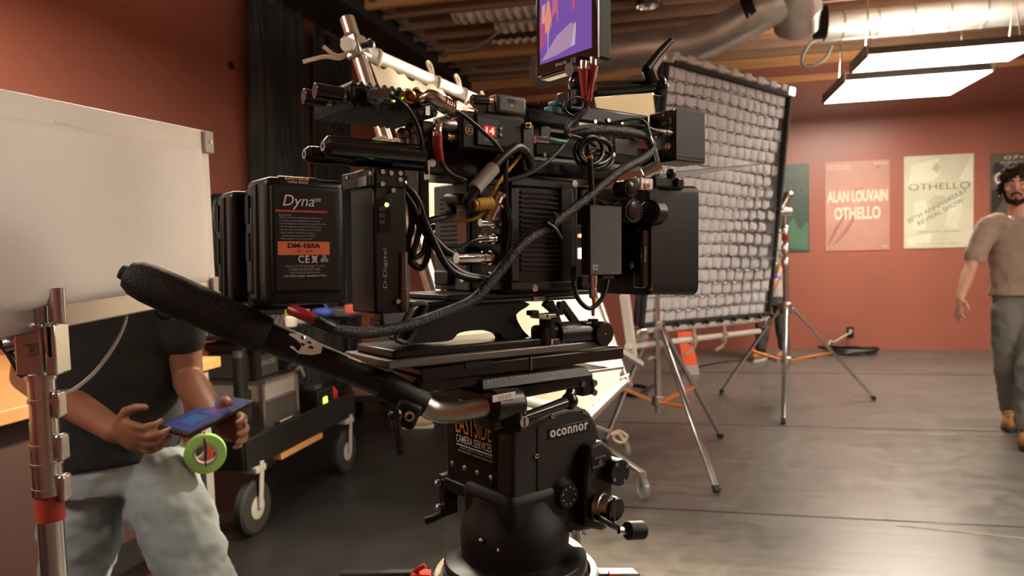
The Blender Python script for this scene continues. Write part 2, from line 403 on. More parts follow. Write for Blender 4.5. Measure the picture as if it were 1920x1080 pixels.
# ---------------------------------------------------------------- ducts
def ringed(g, a, b, r, step, h=.012):
    a = V(a); b = V(b); d = b-a; n = int(d.length/step)
    for i in range(1, n): 
        c = a+d*(i/n); g.ring(c, d, r+.006, r-.01, h, 24)
t = thing('flexible_duct', 'silver foil flexible air duct under the joists above the grid', 'duct')
pts = [at(1010, 135, 6.7), at(1150, 100, 6.25), at(1240, 88, 6.05), at(1310, 80, 5.95), at(1372, 52, 5.85), at(1440, 15, 5.7), at(1475, 4, 5.68)]
g = G(); g.tube(pts, .148, 22, 8); part(g, 'duct_body', M_foil, t)
g = G(); g.tube([at(1292, 85, 6.0), at(1304, 82, 5.97), at(1316, 78, 5.95)], .158, 22, 2); part(g, 'collar', M_foil, t)
for i in range(7):
    q = pts[1].lerp(pts[3], .12+.11*i); g = G(); g.ring(q, pts[3]-pts[1], .154, .144, .010, 24); part(g, 'rib', M_foil, t)
for i in range(4):
    q = pts[4].lerp(pts[5], .15+.22*i); g = G(); g.ring(q, pts[5]-pts[4], .154, .144, .010, 24); part(g, 'rib', M_foil, t)
g = G(); g.ring(at(1413, 24, 5.76), pts[5]-pts[4], .16, .135, .085, 24); part(g, 'strap', M_blkm, t)
t = thing('duct_elbow', 'short wide silver duct branch pointing down over the red wall', 'duct')
g = G(); g.lathe(at(1494, 52, 5.8), at(1494, -60, 5.5)-at(1494, 52, 5.8), [(.11, -.05), (.158, -.017), (.17, .0), (.17, .13), (.182, .137), (.182, .165), (.178, .175), (.178, .42)], 28); part(g, 'duct_body', M_foil, t)
for hh_ in (.03, .06, .09): g = G(); g.ring(at(1494, 52, 5.8)+(at(1494, -60, 5.5)-at(1494, 52, 5.8)).normalized()*hh_, at(1494, -60, 5.5)-at(1494, 52, 5.8), .1725, .165, .006, 28); part(g, 'rib', M_foil, t)
g = G(); g.ring(at(1538, 42, 5.8), (1, 0, .0), .125, .1, .085, 24); part(g, 'strap', M_blkm, t)
t = thing('spiral_duct', 'long straight spiral silver duct above the fluorescent lights', 'duct')
sd = at(1545, 50, 6.6); se = V((XR, sd.y, sd.z))
g = G(); g.cyl(sd, se, .126, n=28); part(g, 'duct_body', M_foil, t)
for i in range(18):
    c = sd.lerp(se, (i+.5)/18); g = G(); g.ring(c, (1, .12, 0), .132, .115, .009, 24); part(g, 'spiral_seam', M_steel, t)
t = thing('recessed_light', 'round recessed ceiling downlight between joists, above the duct', 'light')
p = hitz(1217, 12, ZC-.05); g = G(); g.lathe(p, (0, 0, 1), [(.09, .06), (.11, 0), (.125, 0), (.12, .05)], 24, False); part(g, 'trim_ring', M_chrome, t)
g = G(); g.lathe(p, (0, 0, 1), [(.1, .0), (.08, .12), (.0, .13)], 24, False); part(g, 'reflector', M_alu, t)
# cables at the ceiling
def cable(name, pts, r, m, label, cat='cable', n=8, sub=6, group=None):
    g = G(); g.tube(pts, r, n, sub); return solo(g, name, m, label, cat, group, ang=60)
M_gcable = mat('grey_cable', (0.22, 0.2, 0.18), .6)
cable('ceiling_cable', [at(835, 95, 7), at(880, 92, 7), at(915, 75, 7), at(940, 55, 7), at(960, 42, 7), at(1010, 38, 7)], .012, M_gcable, 'grey cable swagged under the joists beside the dark pipe end')
cable('ceiling_cable', [at(880, 125, 8), at(905, 135, 8), at(950, 132, 8), at(1005, 128, 8)], .012, M_gcable, 'thin grey cable low along the furthest joists left of monitor')
cable('ceiling_cable', [at(1560, 85, 7), at(1545, 112, 7), at(1515, 126, 7), at(1503, 112, 7), at(1520, 80, 7), at(1548, 72, 7), at(1600, 66, 7)], .014, M_gcable, 'looped grey cable hanging left of the fluorescent lights')
cable('ceiling_chain', [at(1324, 88, 6.2), at(1327, 110, 6.2), at(1325, 130, 6.0)], .014, M_steel, 'short steel chain above the top edge of the fabric grid', 'chain')
def bracketless(): pass

# ---------------------------------------------------------------- fluorescent fixtures
def fluoro(x0, x1, y0, y1, z, label, chains=True):
    t = thing('fluorescent_light', label, 'light', 'hanging fluorescent lights')
    g = G(); g.hexa([(x0+.02, y0-.02, z), (x1-.02, y0-.02, z), (x1-.02, y1+.02, z), (x0+.02, y1+.02, z), (x0+.02, y0+.05, z+.07), (x1-.02, y0+.05, z+.07), (x1-.02, y1-.05, z+.07), (x0+.02, y1-.05, z+.07)]); part(g, 'housing', M_grey, t)
    g = G(); g.box((x0+.02, y0, z-.014), (x1-.02, y1, z-.001)); part(g, 'diffuser', M_fluo, t)
    g = G(); g.box((x0+.15, (y0+y1)/2-.1, z+.071), (x1-.15, (y0+y1)/2+.1, z+.075)); part(g, 'added_uplight', M_up, t)  # glowing strip added on top to brighten ceiling and walls
    for xx in (x0, x1):
        s = -1 if xx == x0 else 1
        g = G(); g.box((xx, y0-.03, z-.02), (xx-s*.02, y1+.03, z+.075)); part(g, 'end_cap', M_lgrey, t, .004)
        for yy in (y0, y1):
            g = G(); g.cyl((xx+s*.006, yy+(.06 if yy == y0 else -.06), z+.02), (xx-s*.02, yy+(.06 if yy == y0 else -.06), z+.02), .012, n=10); part(g, 'screw', M_steel, t)
    if chains:
        for xx in (x0+.08, x1-.08):
            ym = (y0+y1)/2
            for s in (-1, 1):
                g = G(); g.tube([(xx, ym+s*.12, z+.06), (xx, ym, z+.45)], .005, 6, 1); part(g, 'chain', M_steel, t)
            g = G(); g.tube([(xx, ym, z+.44), (xx, ym, 3.86)], .005, 6, 1); part(g, 'chain', M_steel, t)
    return t
zf = 2.79
A, B, Cc = hitz(1581, 152, zf), hitz(1828, 131, zf), hitz(1566, 190, zf)
fluoro(A.x, A.x+1.22, A.y, Cc.y, zf, 'lower hanging fluorescent light fixture, closest to the far wall')
A2, C2 = hitz(1622, 104, zf), hitz(1596, 133, zf)
fluoro(A2.x, A2.x+1.22, A2.y, C2.y, zf, 'upper hanging fluorescent light fixture at the top right')
for x, y, wh in ((2.9, 3.0, 'over the floor before the walking man'), (2.9, .9, 'to the right of the camera rig'), (4.6, 3.9, 'by the right wall'), (4.6, 1.4, 'in the near right corner'), (-2.9, -.6, 'behind the photographer by the left wall'), (1.1, 1.7, 'beyond the camera rig'), (-2.5, 2.45, 'over the cart and the left wall')):  # unseen fixtures, added and placed as fill light for the room
    fluoro(x, x+1.22, y, y+.45, zf, 'added fluorescent fill light '+wh+', out of the picture')

# ---------------------------------------------------------------- posters
def poster(tl, br, col, label, name='poster', x1=None):
    a = hity(*tl, YF-.012); b = hity(*br, YF-.012); t = thing(name, label, 'poster')
    m = mat('poster_paper_%.2f_%.2f' % (col[0], col[1]), col, .35, var=.12, vscale=2.2)
    X1 = x1 if x1 else b.x
    g = G(); g.box((a.x, YF-.012, b.z), (X1, YF-.001, a.z)); part(g, 'sheet', m, t)
    W = X1-a.x; H = a.z-b.z
    def P(u, v, d=.0125): return V((a.x+W*u, YF-d, b.z+H*v))
    def T(s, u, v, w, h, m, **k): return text(s, 'lettering', m, t, P(u, v), k.pop('xd', (1, 0, 0)), k.pop('yd', (0, 0, 1)), w*W, h*H, .001, **k)
    cnt = [0]
    def S(pts, m, nm='printed_shape'):
        cnt[0] += 1; g = G(); g.prism([P(u, v) for u, v in pts], (0, -.0001-.00005*cnt[0], 0)); return part(g, nm, m, t)
    return t, P, T, S
PK = mat('poster_cream', (0.72, 0.56, 0.44), .5)
t, P, T, S = poster((1547, 305), (1668, 468), (0.40, 0.205, 0.165), 'pink theatre poster with bold cream lettering on the red wall')
T('ALAN LOUVAIN', .03, .545, .94, .13, PK, bold=.03); T('in', .47, .515, .06, .02, PK); T('OTHELLO', .14, .35, .72, .14, PK, bold=.03)
T('A TRAGEDY OF THE MOOR OF VENICE', .03, .945, .36, .018, PK); T('BY WILLIAM SHAKESPEARE', .03, .915, .36, .018, PK); T('LIVE ON STAGE', .76, .955, .2, .018, PK); T('TICKETS', .88, .03, .08, .02, PK)
DK = mat('poster_brown', (0.27, 0.12, 0.1), .6)
S([(.02, .03), (.06, .12), (.14, .25), (.27, .38), (.40, .5), (.33, .40), (.2, .25), (.1, .12)], DK)
S([(.1, .06), (.22, .15), (.38, .32), (.55, .52), (.47, .36), (.35, .22), (.2, .1)], DK)
S([(.78, .9), (.83, .95), (.86, .9), (.82, .92)], DK); S([(.45, .685), (.6, .7), (.6, .69), (.47, .675)], DK)
t, P, T, S = poster((1695, 294), (1825, 463), (0.50, 0.49, 0.37), 'pale green poster with teal title and slanted lettering')
TE = mat('poster_teal', (0.07, 0.13, 0.12), .6); WH = mat('poster_pale', (0.60, 0.585, 0.46), .5); GR = mat('poster_olive', (0.40, 0.40, 0.30), .5)
S([(.06, .66), (.1, .9), (.3, .93), (.5, .97), (.52, .8), (.42, .72), (.3, .68)], WH); S([(.12, .2), (.15, .5), (.3, .52), (.36, .4), (.3, .2)], WH)
S([(.6, .25), (.66, .5), (.8, .6), (.85, .4), (.75, .2)], WH); S([(.78, .72), (.98, .98), (.99, .7)], WH); S([(.05, .03), (.05, .12), (.4, .16), (.38, .04)], WH)
S([(.35, .5), (.45, .57), (.6, .56), (.55, .48), (.42, .46)], GR); S([(.4, .86), (.47, .93), (.53, .86), (.48, .8)], GR)
T('OTHELLO', .07, .63, .88, .07, TE, bold=-.005); an = math.radians(29)
T('30TH ANNIVERSARY', .07, .27, .98, .05, TE, xd=(math.cos(an), 0, math.sin(an)), yd=(-math.sin(an), 0, math.cos(an)))
T('REVIVAL SHOW', .22, .245, .74, .05, TE, xd=(math.cos(an), 0, math.sin(an)), yd=(-math.sin(an), 0, math.cos(an)))
T('GREGORY JEFFERS', .21, .165, .62, .02, TE); T('IN THE TITLE ROLE', .36, .085, .32, .018, GR); T('ALL SEATS AT THE BOX OFFICE', .18, .04, .6, .014, TE)
T('WILLIAM SHAKESPEARE', .07, .71, .4, .012, GR)
t, P, T, S = poster((1396, 312), (1518, 472), (0.035, 0.06, 0.045), 'dark green poster half hidden behind the grid frame')
DG = mat('poster_dark_green', (0.07, 0.11, 0.085), .5); DG2 = mat('poster_mid_green', (0.05, 0.13, 0.08), .5)
T('OTHELLO', .06, .66, .9, .1, DG); S([(.62, .05), (.66, .3), (.75, .4), (.85, .25), (.98, .35), (.98, .02)], DG2); S([(.6, .85), (.7, .95), (.98, .92), (.97, .86)], DG)
T('2019', .85, .04, .12, .03, DG)
a3 = hity(1857, 288, YF).x
t, P, T, S = poster((1857, 288), (1987, 455), (0.085, 0.068, 0.055), 'dark poster with white lettering behind the walking man')
T('07\u202220', .2, .93, .5, .035, PK); T('ROBERTSON HALL', .15, .88, .6, .025, GR); T('OTHELLO', .06, .66, .9, .13, PK, bold=.02)
BK = mat('poster_black', (0.02, 0.018, 0.016), .5)
S([(.02, .8), (.1, .75), (.2, .85), (.16, .9), (.06, .9)], BK); S([(.02, .3), (.2, .5), (.1, .6), (.02, .6)], BK); S([(.4, .3), (.6, .6), (.8, .4)], BK)
# outlet and cable by the far wall
t = thing('wall_outlet', 'small black electric outlet with plug low on the red far wall', 'outlet')
p = hity(1594, 623, YF); g = G(); g.box((p.x-.04, YF-.012, p.z-.065), (p.x+.04, YF, p.z+.065)); part(g, 'cover_plate', M_blkm, t, .003)
g = G(); g.cyl((p.x, YF-.012, p.z+.02), (p.x, YF-.045, p.z+.02), .02, n=14); part(g, 'plug', M_lgrey, t)
g = G(); g.cyl((p.x, YF-.012, p.z-.03), (p.x, YF-.016, p.z-.03), .016, n=14); part(g, 'socket', M_char, t)
q = hitz(1565, 662, .02)
cable('power_cable', [(p.x, YF-.05, p.z), (p.x-.08, YF-.1, p.z-.03), (p.x-.2, YF-.12, p.z-.1), (q.x, YF-.15, .12), (q.x-.02, YF-.2, .03), (q.x+.1, YF-.3, .02)], .012, M_lgrey, 'pale plug lead running from the outlet to the floor')
pts = []
for i in range(40):
    an = i*.9; rr = .2+.06*math.sin(i*1.7); pts.append((q.x+.18+rr*1.4*math.cos(an), YF-.35+rr*.8*math.sin(an), .018+.0014*i))
cable('cable_coil', pts, .012, M_cable, 'loose heap of black cable on floor beneath the outlet')
pk = hity(1563, 508, YF); g = G(); g.box((pk.x-.09, YF-.002, pk.z-.035), (pk.x+.09, YF-.0002, pk.z+.035)); 
solo(g, 'paint_patch', mat('paint_patch', (0.31, 0.085, 0.06), .4), 'small lighter paint patch beneath the pink poster', 'patch')
# ================================================================ muslin bounce frame
TL, TR, BR = at(668, 90, 1.7), at(1010, 237, 2.98), at(1173, 716, 2.86); BL = TL+(BR-TR)
ud = (TR-TL); vd = (BL-TL); nrm = ud.cross(vd).normalized()
if nrm.dot(EYE-TL) < 0: nrm = -nrm
t = thing('bounce_frame', 'large metal frame laced with cream muslin, glowing behind the cinema camera', 'frame')
g = G(); g.cyl(TL-ud*.03, TR+ud*.02, .0165, n=14); part(g, 'top_pipe', M_white, t)
g = G(); g.cyl(BL, BR, .0165, n=14); part(g, 'bottom_pipe', M_steel, t)
g = G(); g.cyl(TL-vd*.07, BL, .0165, n=14); part(g, 'side_pipe', M_steel, t)
g = G(); g.cyl(TR, BR, .0165, n=14); part(g, 'side_pipe', M_steel, t)
for c in (TL, TR, BL, BR):
    g = G(); g.obox(c, ud.normalized()*.026, vd.normalized()*.026, nrm*.02); part(g, 'corner_block', M_steel, t, .005)
def mus(u, v):
    e = .012*(math.sin(u*55)**2)*(abs(v-.5)*2)**6
    uu = .035+.96*u; vv = .024+.97*v + (e if v < .5 else -e)
    rc = .0
    if u > .9 and v > .9: vv -= .06*((u-.9)*10)*((v-.9)*10)
    return TL+ud*uu+vd*vv + nrm*(.012*math.sin(9*u+5*v)+.006*math.sin(31*u)*(1-v)**3)
g = G(); g.sheet(mus, 60, 40); part(g, 'muslin', M_muslin, t, ang=180)
for i, u in enumerate((.06, .3, .44, .58, .8)):
    c = TL+ud*u; g = G(); x = ud.normalized(); y = -vd.normalized()
    L = .05 if i in (1, 2) else .03
    g.tube([c+vd*.03, c+nrm*.02, c+y*.02+x*.01, c+y*L+x*.015, c+y*(L+.012), c+y*L-x*.012, c+y*.015, c+nrm*.02-x*.004, c+vd*.035-x*.01], .0035, 6, 5); part(g, 'tie_loop', M_rope, t)
c = TL
g = G(); g.tube([c+nrm*.02, at(640, 108, 1.68), at(612, 106, 1.66), at(590, 110, 1.65), at(568, 116, 1.64)], .0045, 6, 5); part(g, 'rope_tail', M_rope, t)
g = G(); g.tube([c+nrm*.02, at(650, 100, 1.68), at(630, 104, 1.67), at(606, 87, 1.66)], .0045, 6, 5); part(g, 'rope_tail', M_rope, t)
g = G(); g.tube([at(700, 262, 1.66), at(720, 258, 1.66), at(735, 270, 1.66), at(712, 275, 1.66), at(702, 266, 1.66), at(760, 262, 1.66), at(748, 276, 1.66), at(725, 272, 1.66)], .004, 6, 4); part(g, 'rope_tail', M_rope, t)
g = G(); g.cyl(at(648, 66, 1.69), at(676, 96, 1.7), .014, n=12); part(g, 'spigot', M_steel, t)
g = G(); g.cyl(at(676, 88, 1.69), at(694, 82, 1.69), .007, n=10); g.ell(at(694, 82, 1.69), .01); part(g, 'tee_handle', M_char, t)

bm_ = BL.lerp(BR, .45); bf = V((bm_.x, bm_.y, 0))
g = G(); g.cyl(bf+V((0, 0, .02)), bm_, .016, n=12); part(g, 'support_post', M_steel, t)
for k in range(3):
    d = V((math.cos(k*2.094+.3), math.sin(k*2.094+.3), 0)); g = G(); g.bar(bf+V((0, 0, .16)), bf+d*.25+V((0, 0, .012)), .025, .018); part(g, 'foot_leg', M_steel, t)
# ================================================================ lamp on rolling stand behind it
t = thing('film_lamp', 'cream-faced film lamp on rolling stand behind the red-cabled monitor mount', 'lamp')
lc = at(1172, 203, 3.3); tgt = TL+ud*.5+vd*.5; ld = (tgt-lc).normalized(); lx = ld.cross(ZZ).normalized(); ly = lx.cross(ld)
ring = []
def quadr(c, sx, sy): return [c-lx*sx-ly*sy, c+lx*sx-ly*sy, c+lx*sx+ly*sy, c-lx*sx+ly*sy]
g = G(); g.hexa(quadr(lc-ld*.16, .05, .04)+quadr(lc, .13, .07)); part(g, 'hood', M_muslin, t)
g = G(); g.hexa(quadr(lc-ld*.32, .06, .05)+quadr(lc-ld*.161, .06, .05)); part(g, 'lamp_body', M_grey, t, .008)
li = bpy.data.lights.new('lamp_light', 'SPOT'); li.energy = 320; li.spot_size = math.radians(150); li.spot_blend = .6; li.shadow_soft_size = .06; li.color = (1, .82, .58)
lo = bpy.data.objects.new('lamp_light', li); COL.objects.link(lo); lo.location = lc+ld*.03
lo.rotation_euler = (-ld).to_track_quat('Z', 'Y').to_euler(); lo.parent = t
c0 = hitz(1052, 880); top = V((c0.x, c0.y, lc.z-.12))
g = G(); g.cyl(c0+V((0, 0, .15)), top, .018, n=14); part(g, 'post', M_steel, t)
g = G(); g.tube([top-V((0, 0, .01)), top.lerp(lc, .5), lc-ld*.24-ly*.04], .012, 10, 4); part(g, 'arm', M_steel, t)
for (fx, fy) in ((840, 948), (1206, 935), (1172, 858)):
    ft = hitz(fx, fy); hub = c0+V((0, 0, .34)); kn = ft+V((0, 0, .14))
    g = G(); g.bar(hub, kn, .03, .02); part(g, 'leg', M_steel, t, .003)
    cs = part(G().cyl(kn-V((0, 0, .02)), kn+V((0, 0, .01)), .022, n=12), 'caster', M_steel, t)
    ax = (R0*.8+FH*.2).normalized()
    g = G(); g.cyl(ft+V((0, 0, .06))-ax*.014, ft+V((0, 0, .06))+ax*.014, .06, n=24); part(g, 'caster_wheel', M_clear, cs)
    g = G(); g.bar(kn-ax*.02, ft+V((0, 0, .06))-ax*.02, .03, .004); g.bar(kn+ax*.02, ft+V((0, 0, .06))+ax*.02, .03, .004); part(g, 'fork', M_steel, cs)
p = hitz(1180, 790)
cable('rope_tangle', [at(1146, 815, 4.6), at(1160, 808, 4.6), at(1176, 818, 4.6), at(1165, 830, 4.6), at(1150, 822, 4.6), at(1158, 812, 4.6), at(1172, 830, 4.6)], .008, M_rope, 'pale rope knotted on the rear caster leg of lamp stand', 'rope')

# ================================================================ stands
def stand(name, label, c, feet, hub_z, br_z, top_z, r, grp, wob=0):
    t = thing(name, label, 'stand', grp); c = V(c)
    for f in feet:
        f = V(f); d = (f-c); d.z = 0; d.normalize(); h = c+d*.05+V((0, 0, hub_z))
        s = d.cross(ZZ)
        g = G(); g.bar(h, f+V((0, 0, .015)), .03, .022, up=d.cross(f-h).cross(f-h)); l = part(g, 'leg', M_stand, t, .004)
        g = G(); g.bar(f+(h-f)*.035+V((0,0,.01)), f+V((0, 0, .012)), .036, .028); part(g, 'foot_cap', M_char, l)
        f2 = h+(f-h)*((hub_z-br_z-.03)/hub_z)
        g = G(); g.bar(c+d*.04+V((0, 0, br_z-.03)), f2, .03, .018); part(g, 'brace', M_oryel, t, .003)
    g = G(); g.lathe(c, ZZ, [(.03, hub_z-.06), (.05, hub_z-.05), (.055, hub_z), (.05, hub_z+.04), (.028, hub_z+.05)], 18); part(g, 'hub', M_steel, t)
    g = G(); g.lathe(c, ZZ, [(.024, br_z-.06), (.042, br_z-.05), (.042, br_z), (.024, br_z+.01)], 18); part(g, 'brace_hub', M_steel, t)
    g = G(); g.cyl(c+V((0, 0, br_z-.1)), c+V((0, 0, hub_z+.4)), r, n=16); part(g, 'post', M_stand, t)
    g = G(); g.cyl(c+V((0, 0, hub_z+.4)), c+V((0, 0, top_z)), r*.75, n=16); part(g, 'riser', M_stand, t)
    for zz in (hub_z+.38, hub_z+.5, (hub_z+.5+top_z)/2):
        if zz < top_z:
            g = G(); g.lathe(c, ZZ, [(r*.8, zz-.05), (r*1.35, zz-.045), (r*1.35, zz+.01), (r*1.1, zz+.03), (r*.8, zz+.035)], 16); k = part(g, 'collar', M_stand, t)
            g = G(); g.cyl(c+V((0, 0, zz-.02))-R0*.02, c+V((0, 0, zz-.02))-R0*.075, .008, n=8); g.ell(c+V((0, 0, zz-.02))-R0*.08, (.014, .014, .022), 10, 6); part(g, 'tee_handle', M_stand, k)
    return t
c1 = hitz(1236, 850)
t = stand('combo_stand', 'chrome combo stand with orange braces holding the fabric grid', c1, (hitz(1345, 926), hitz(1352, 823), hitz(1133, 833)), .82, .37, 1.75, .022, 'chrome combo stands')
c2 = hitz(1475, 755)
t = stand('combo_stand', 'chrome combo stand with orange braces in front of dark green poster', c2, (hitz(1352, 738), hitz(1468, 796), hitz(1640, 751)), .80, .385, 1.6, .024, 'chrome combo stands')
top = c2+V((0, 0, 1.6))
g = G(); g.cyl(top-R0*.09, top+R0*.05, .035, n=14); g.cyl(top+V((0, 0, .03))-R0*.03, top+V((0, 0, .12))+R0*.02, .03, n=14); part(g, 'grip_head', M_steel, t)
g = G(); g.ell(top+V((0, 0, .14))+R0*.03, (.04, .04, .03)); g.cyl(top-R0*.14-V((0,0,.03)), top-R0*.08, .014, n=10); part(g, 'grip_knob', M_steel, t)
for zz in (1.16, 1.36): 
    g = G(); g.cyl(c2+V((0, 0, zz)), c2+V((0, 0, zz+.04)), .03, n=16); part(g, 'red_band', M_redp, t)
# ---------------------------------------------------------------- fabric grid
gTL, gTR, gBL = at(1246, 116, 4.75), at(1476, 180, 5.75), at(1198, 610, 4.75); gU = gTR-gTL; gV = gBL-gTL
gN = gU.cross(gV).normalized()
if gN.dot(EYE-gTL) < 0: gN = -gN
gL = gU.length; gH = gV.length; gu = gU.normalized(); gv = gV.normalized()
M_gridf = mat('grid_fabric', (0.16, 0.16, 0.165), .9, var=.1); M_gridb = mat('grid_backing', (0.14, 0.14, 0.145), .9, var=.06)
M_gedge = mat('grid_edge', (0.02, 0.02, 0.02), .9)
t = thing('fabric_grid', 'tall diffusion frame faced with grey fabric egg-crate grid', 'diffusion frame')
def bulge(u, v): return .03*math.sin(5*u+3*v)*math.sin(math.pi*v)
g = G(); g.sheet(lambda u, v: gTL+gU*u+gV*v+gN*bulge(u, v), 40, 40); part(g, 'backing_cloth', M_gridb, t, ang=180)
NR, NC = 19, 13
for j in range(NR+1):
    v = j/NR; g = G()
    g.sheet(lambda u, w_: gTL+gU*u+gV*(v+.006*math.sin(u*NC*3.14159*2+j*1.7)+.010*math.sin(u*7+j)) + gN*(bulge(u, v)+.014*w_) + gV*(.003*w_), 60, 2, .003); part(g, 'fabric_strip', M_gridf, t, ang=180)
M_cell = mat('grid_cell_fabric', (0.60, 0.61, 0.645), .9, var=.12, vscale=9)
cw, chh = gL/NC, gH/NR; cells = []
for wf in (.8, .95, 1.1):
    def cellf(u, w_, wf=wf):
        bu = (math.sin(math.pi*u)**.5)*(math.sin(math.pi*w_)**.5) if 0 < u < 1 and 0 < w_ < 1 else 0
        return gu*(cw*wf*(.03+.94*u)) + gv*(chh*(.045+.93*w_)+.005*math.sin(u*3.14)) + gN*(.004+.011*bu*(.75+.25*w_))
    cells.append(G().sheet(cellf, 6, 6).mesh('fabric_cell', M_cell, 180))
rg = random.Random(4); ncell = 0
for j in range(NR):
    x = rg.uniform(.0, .3)*cw
    while x < gL-.5*cw:
        k = rg.randrange(3); wf = (.8, .95, 1.1)[k]
        if x+cw*wf > gL: break
        u = x/gL; v = j/NR; ncell += 1
        piece('fabric_cell', cells[k], t, Matrix.Translation(gTL+gU*u+gV*v+gN*bulge(u, v))); x += cw*wf
for a, b in ((gTL, gTR), (gBL, gBL+gU), (gTL, gBL), (gTR, gTR+gV)):
    d = (b-a).normalized(); inn = gv if abs(d.dot(gu)) > .5 else gu
    g = G(); g.obox((a+b)/2+gN*.015, (b-a)/2, inn*.016, gN*.022); part(g, 'edge_skirt', M_gedge, t, .006)
for a, b, nm in ((gTL-gv*.05, gTR-gv*.05, 'top_pipe'), (gBL+gv*.04, gBL+gU+gv*.04, 'bottom_pipe'), (gTR+gu*.03, gTR+gV+gu*.03, 'side_pipe'), (gTL-gu*.03, gBL-gu*.03, 'side_pipe'), (gBL+gv*.13-gu*.1, gBL+gU*.95+gv*.13, 'bottom_pipe')):
    g = G(); g.cyl(a, b, .02, n=14); part(g, nm, M_white if 'side' not in nm else M_char, t)
M_tie = mat('cloth_tie', (0.6, 0.58, 0.55), .8)
for i in range(9):
    u = (i+.5)/9; a = gTL+gU*u-gv*.05
    g = G(); g.obox(a, gu*.045, gv*.03, gN*.028); part(g, 'cloth_tie', M_tie, t, .012)
    a = gBL+gU*u+gv*.03
    g = G(); g.obox(a, gu*.05, gv*.024, gN*.03); part(g, 'cloth_tie', M_tie, t, .012)
    g = G(); g.ell(gBL+gU*((i+1)/9)+gv*.01+gN*.05, .018, 10, 6); part(g, 'bungee_ball', M_blkm, t)
for c in (gTL, gTR, gBL, gBL+gU):
    g = G(); g.obox(c+(gv*-.03 if c in (gTL, gTR) else gv*.06), gu*.05, gv*.04, gN*.04); part(g, 'corner_bracket', M_steel, t, .01)
for u in (.12, .38, .62):
    a = gBL+gU*u+gv*.13; g = G(); g.tube([a-gv*.1, a+gN*.03, a+gv*.03, a-gN*.03, a-gv*.02+gN*.04, a+gv*.07+gu*.03, a+gv*.1-gu*.06], .012, 6, 4); part(g, 'rope_tie', M_rope, t)
a = gBL+gv*.05-gu*.05
g = G(); g.bar(a-gu*.12-gv*.25, a+gv*.15+gu*.02, .06, .03); g.bar(a-gu*.2+gv*.06, a+gu*.1+gv*.2, .06, .03); part(g, 'clamp_plate', M_white, t, .004)
a = gTL-gu*.03
g = G(); g.bar(a-gu*.12+gv*.12, a+gu*.05-gv*.1, .04, .03); g.bar(a-gu*.2+gv*.25, a-gu*.02-gv*.05, .035, .03); part(g, 'clamp_plate', M_white, t, .004)
# ---------------------------------------------------------------- orange board
t = thing('leaning_board', 'small orange and white board leaning on the floor under the grid', 'board')
b0 = hitz(1297, 703); tp = at(1283, 622, 7.75); sx = R0*.075; M_or2 = mat('safety_orange', (0.75, 0.10, 0.03), .5)
m_ = b0.lerp(tp, .22)
g = G(); g.obox((m_+tp)/2, (tp-m_)/2, sx, FH*.01); part(g, 'orange_panel', M_or2, t, .003)
g = G(); g.obox((b0+m_)/2, (m_-b0)/2, sx*1.05, FH*.011); part(g, 'white_end', M_lgrey, t, .003)
g = G(); g.tube([tp, tp+FH*.2-ZZ*.2, hitz(1297, 703)+FH*.3], .008, 6, 1); part(g, 'prop', M_steel, t)
cable('floor_cable', [hitz(1150, 735, .015), hitz(1200, 742, .015), hitz(1215, 728, .015), hitz(1185, 722, .015), hitz(1165, 730, .015), hitz(1190, 740, .015), hitz(1225, 722, .015)], .014, M_cable, 'black cable lying on floor behind the combo stand braces')
cable('floor_cable', [hitz(1300, 690, .01), hitz(1360, 678, .01), hitz(1450, 672, .01), hitz(1530, 670, .01)], .008, M_cable, 'thin dark cable trailing across floor towards the far wall')

# ================================================================ white light panel at the left
pA, pB = at(75, 197, 1.1), at(388, 257, 1.53); pD = at(75, 603, 1.1); pdir = (pA-pB); pw = pdir.length
pu = (pB-pA).normalized(); pTL = pA-pu*.42; pW = (pB-pTL).length; pH = (pA-pD).length; pn = pu.cross(ZZ)
if pn.dot(EYE-pA) < 0: pn = -pn
pv = ZZ.copy()
o_ = pTL-ZZ*pH
def PP(u, v, d=0): return o_+pu*(pW*u)+ZZ*(pH*v)+pn*d
t = thing('soft_light', 'large white soft light panel on steel stand at the left', 'soft light')
g = G(); g.obox(PP(.5, .5, -.045), pu*pW/2, ZZ*pH/2, pn*.02); part(g, 'frame_back', M_lgrey, t, .004)
for a, b in (((0, 0), (1, .045)), ((0, .93), (1, 1)), ((.985, .03), (1, .97)), ((0, .03), (.015, .97))):
    q0, q1 = PP(*a, -.025), PP(*b, -.025)
    g = G(); g.obox((q0+q1)/2, pu*abs((q1-q0).dot(pu))/2, ZZ*abs(q1.z-q0.z)/2, pn*.025); part(g, 'frame_rail', M_alu if b[1] < .1 else M_white, t, .003)
def dome(u, v):
    a = 2*u-1; b = 2*v-1; d = .035*((1-abs(a)**14)*(1-abs(b)**10))**.5
    return PP(.012+.972*u, .05+.89*v, d-.012)
g = G(); g.sheet(dome, 40, 24); part(g, 'diffuser_dome', M_difsilk, t, ang=180)
g = G(); g.obox(PP(.995, .965, .004), pu*.016, ZZ*.022, pn*.004); part(g, 'corner_plate', M_lgrey, t, .002)
g = G(); g.cyl(PP(.997, .965, .0), PP(.997, .965, .011), .0035, n=10); part(g, 'rivet', M_steel, t)
g = G(); g.obox(PP(.995, .03, .004), pu*.012, ZZ*.022, pn*.004); part(g, 'corner_plate', M_lgrey, t, .002)
for k in range(2):
    g = G(); g.bar(PP(.52+.02*k, .935-.004*k, .001), PP(.68, .922-.006*k, .001), .001, .002); part(g, 'scratch_mark', M_white, t)
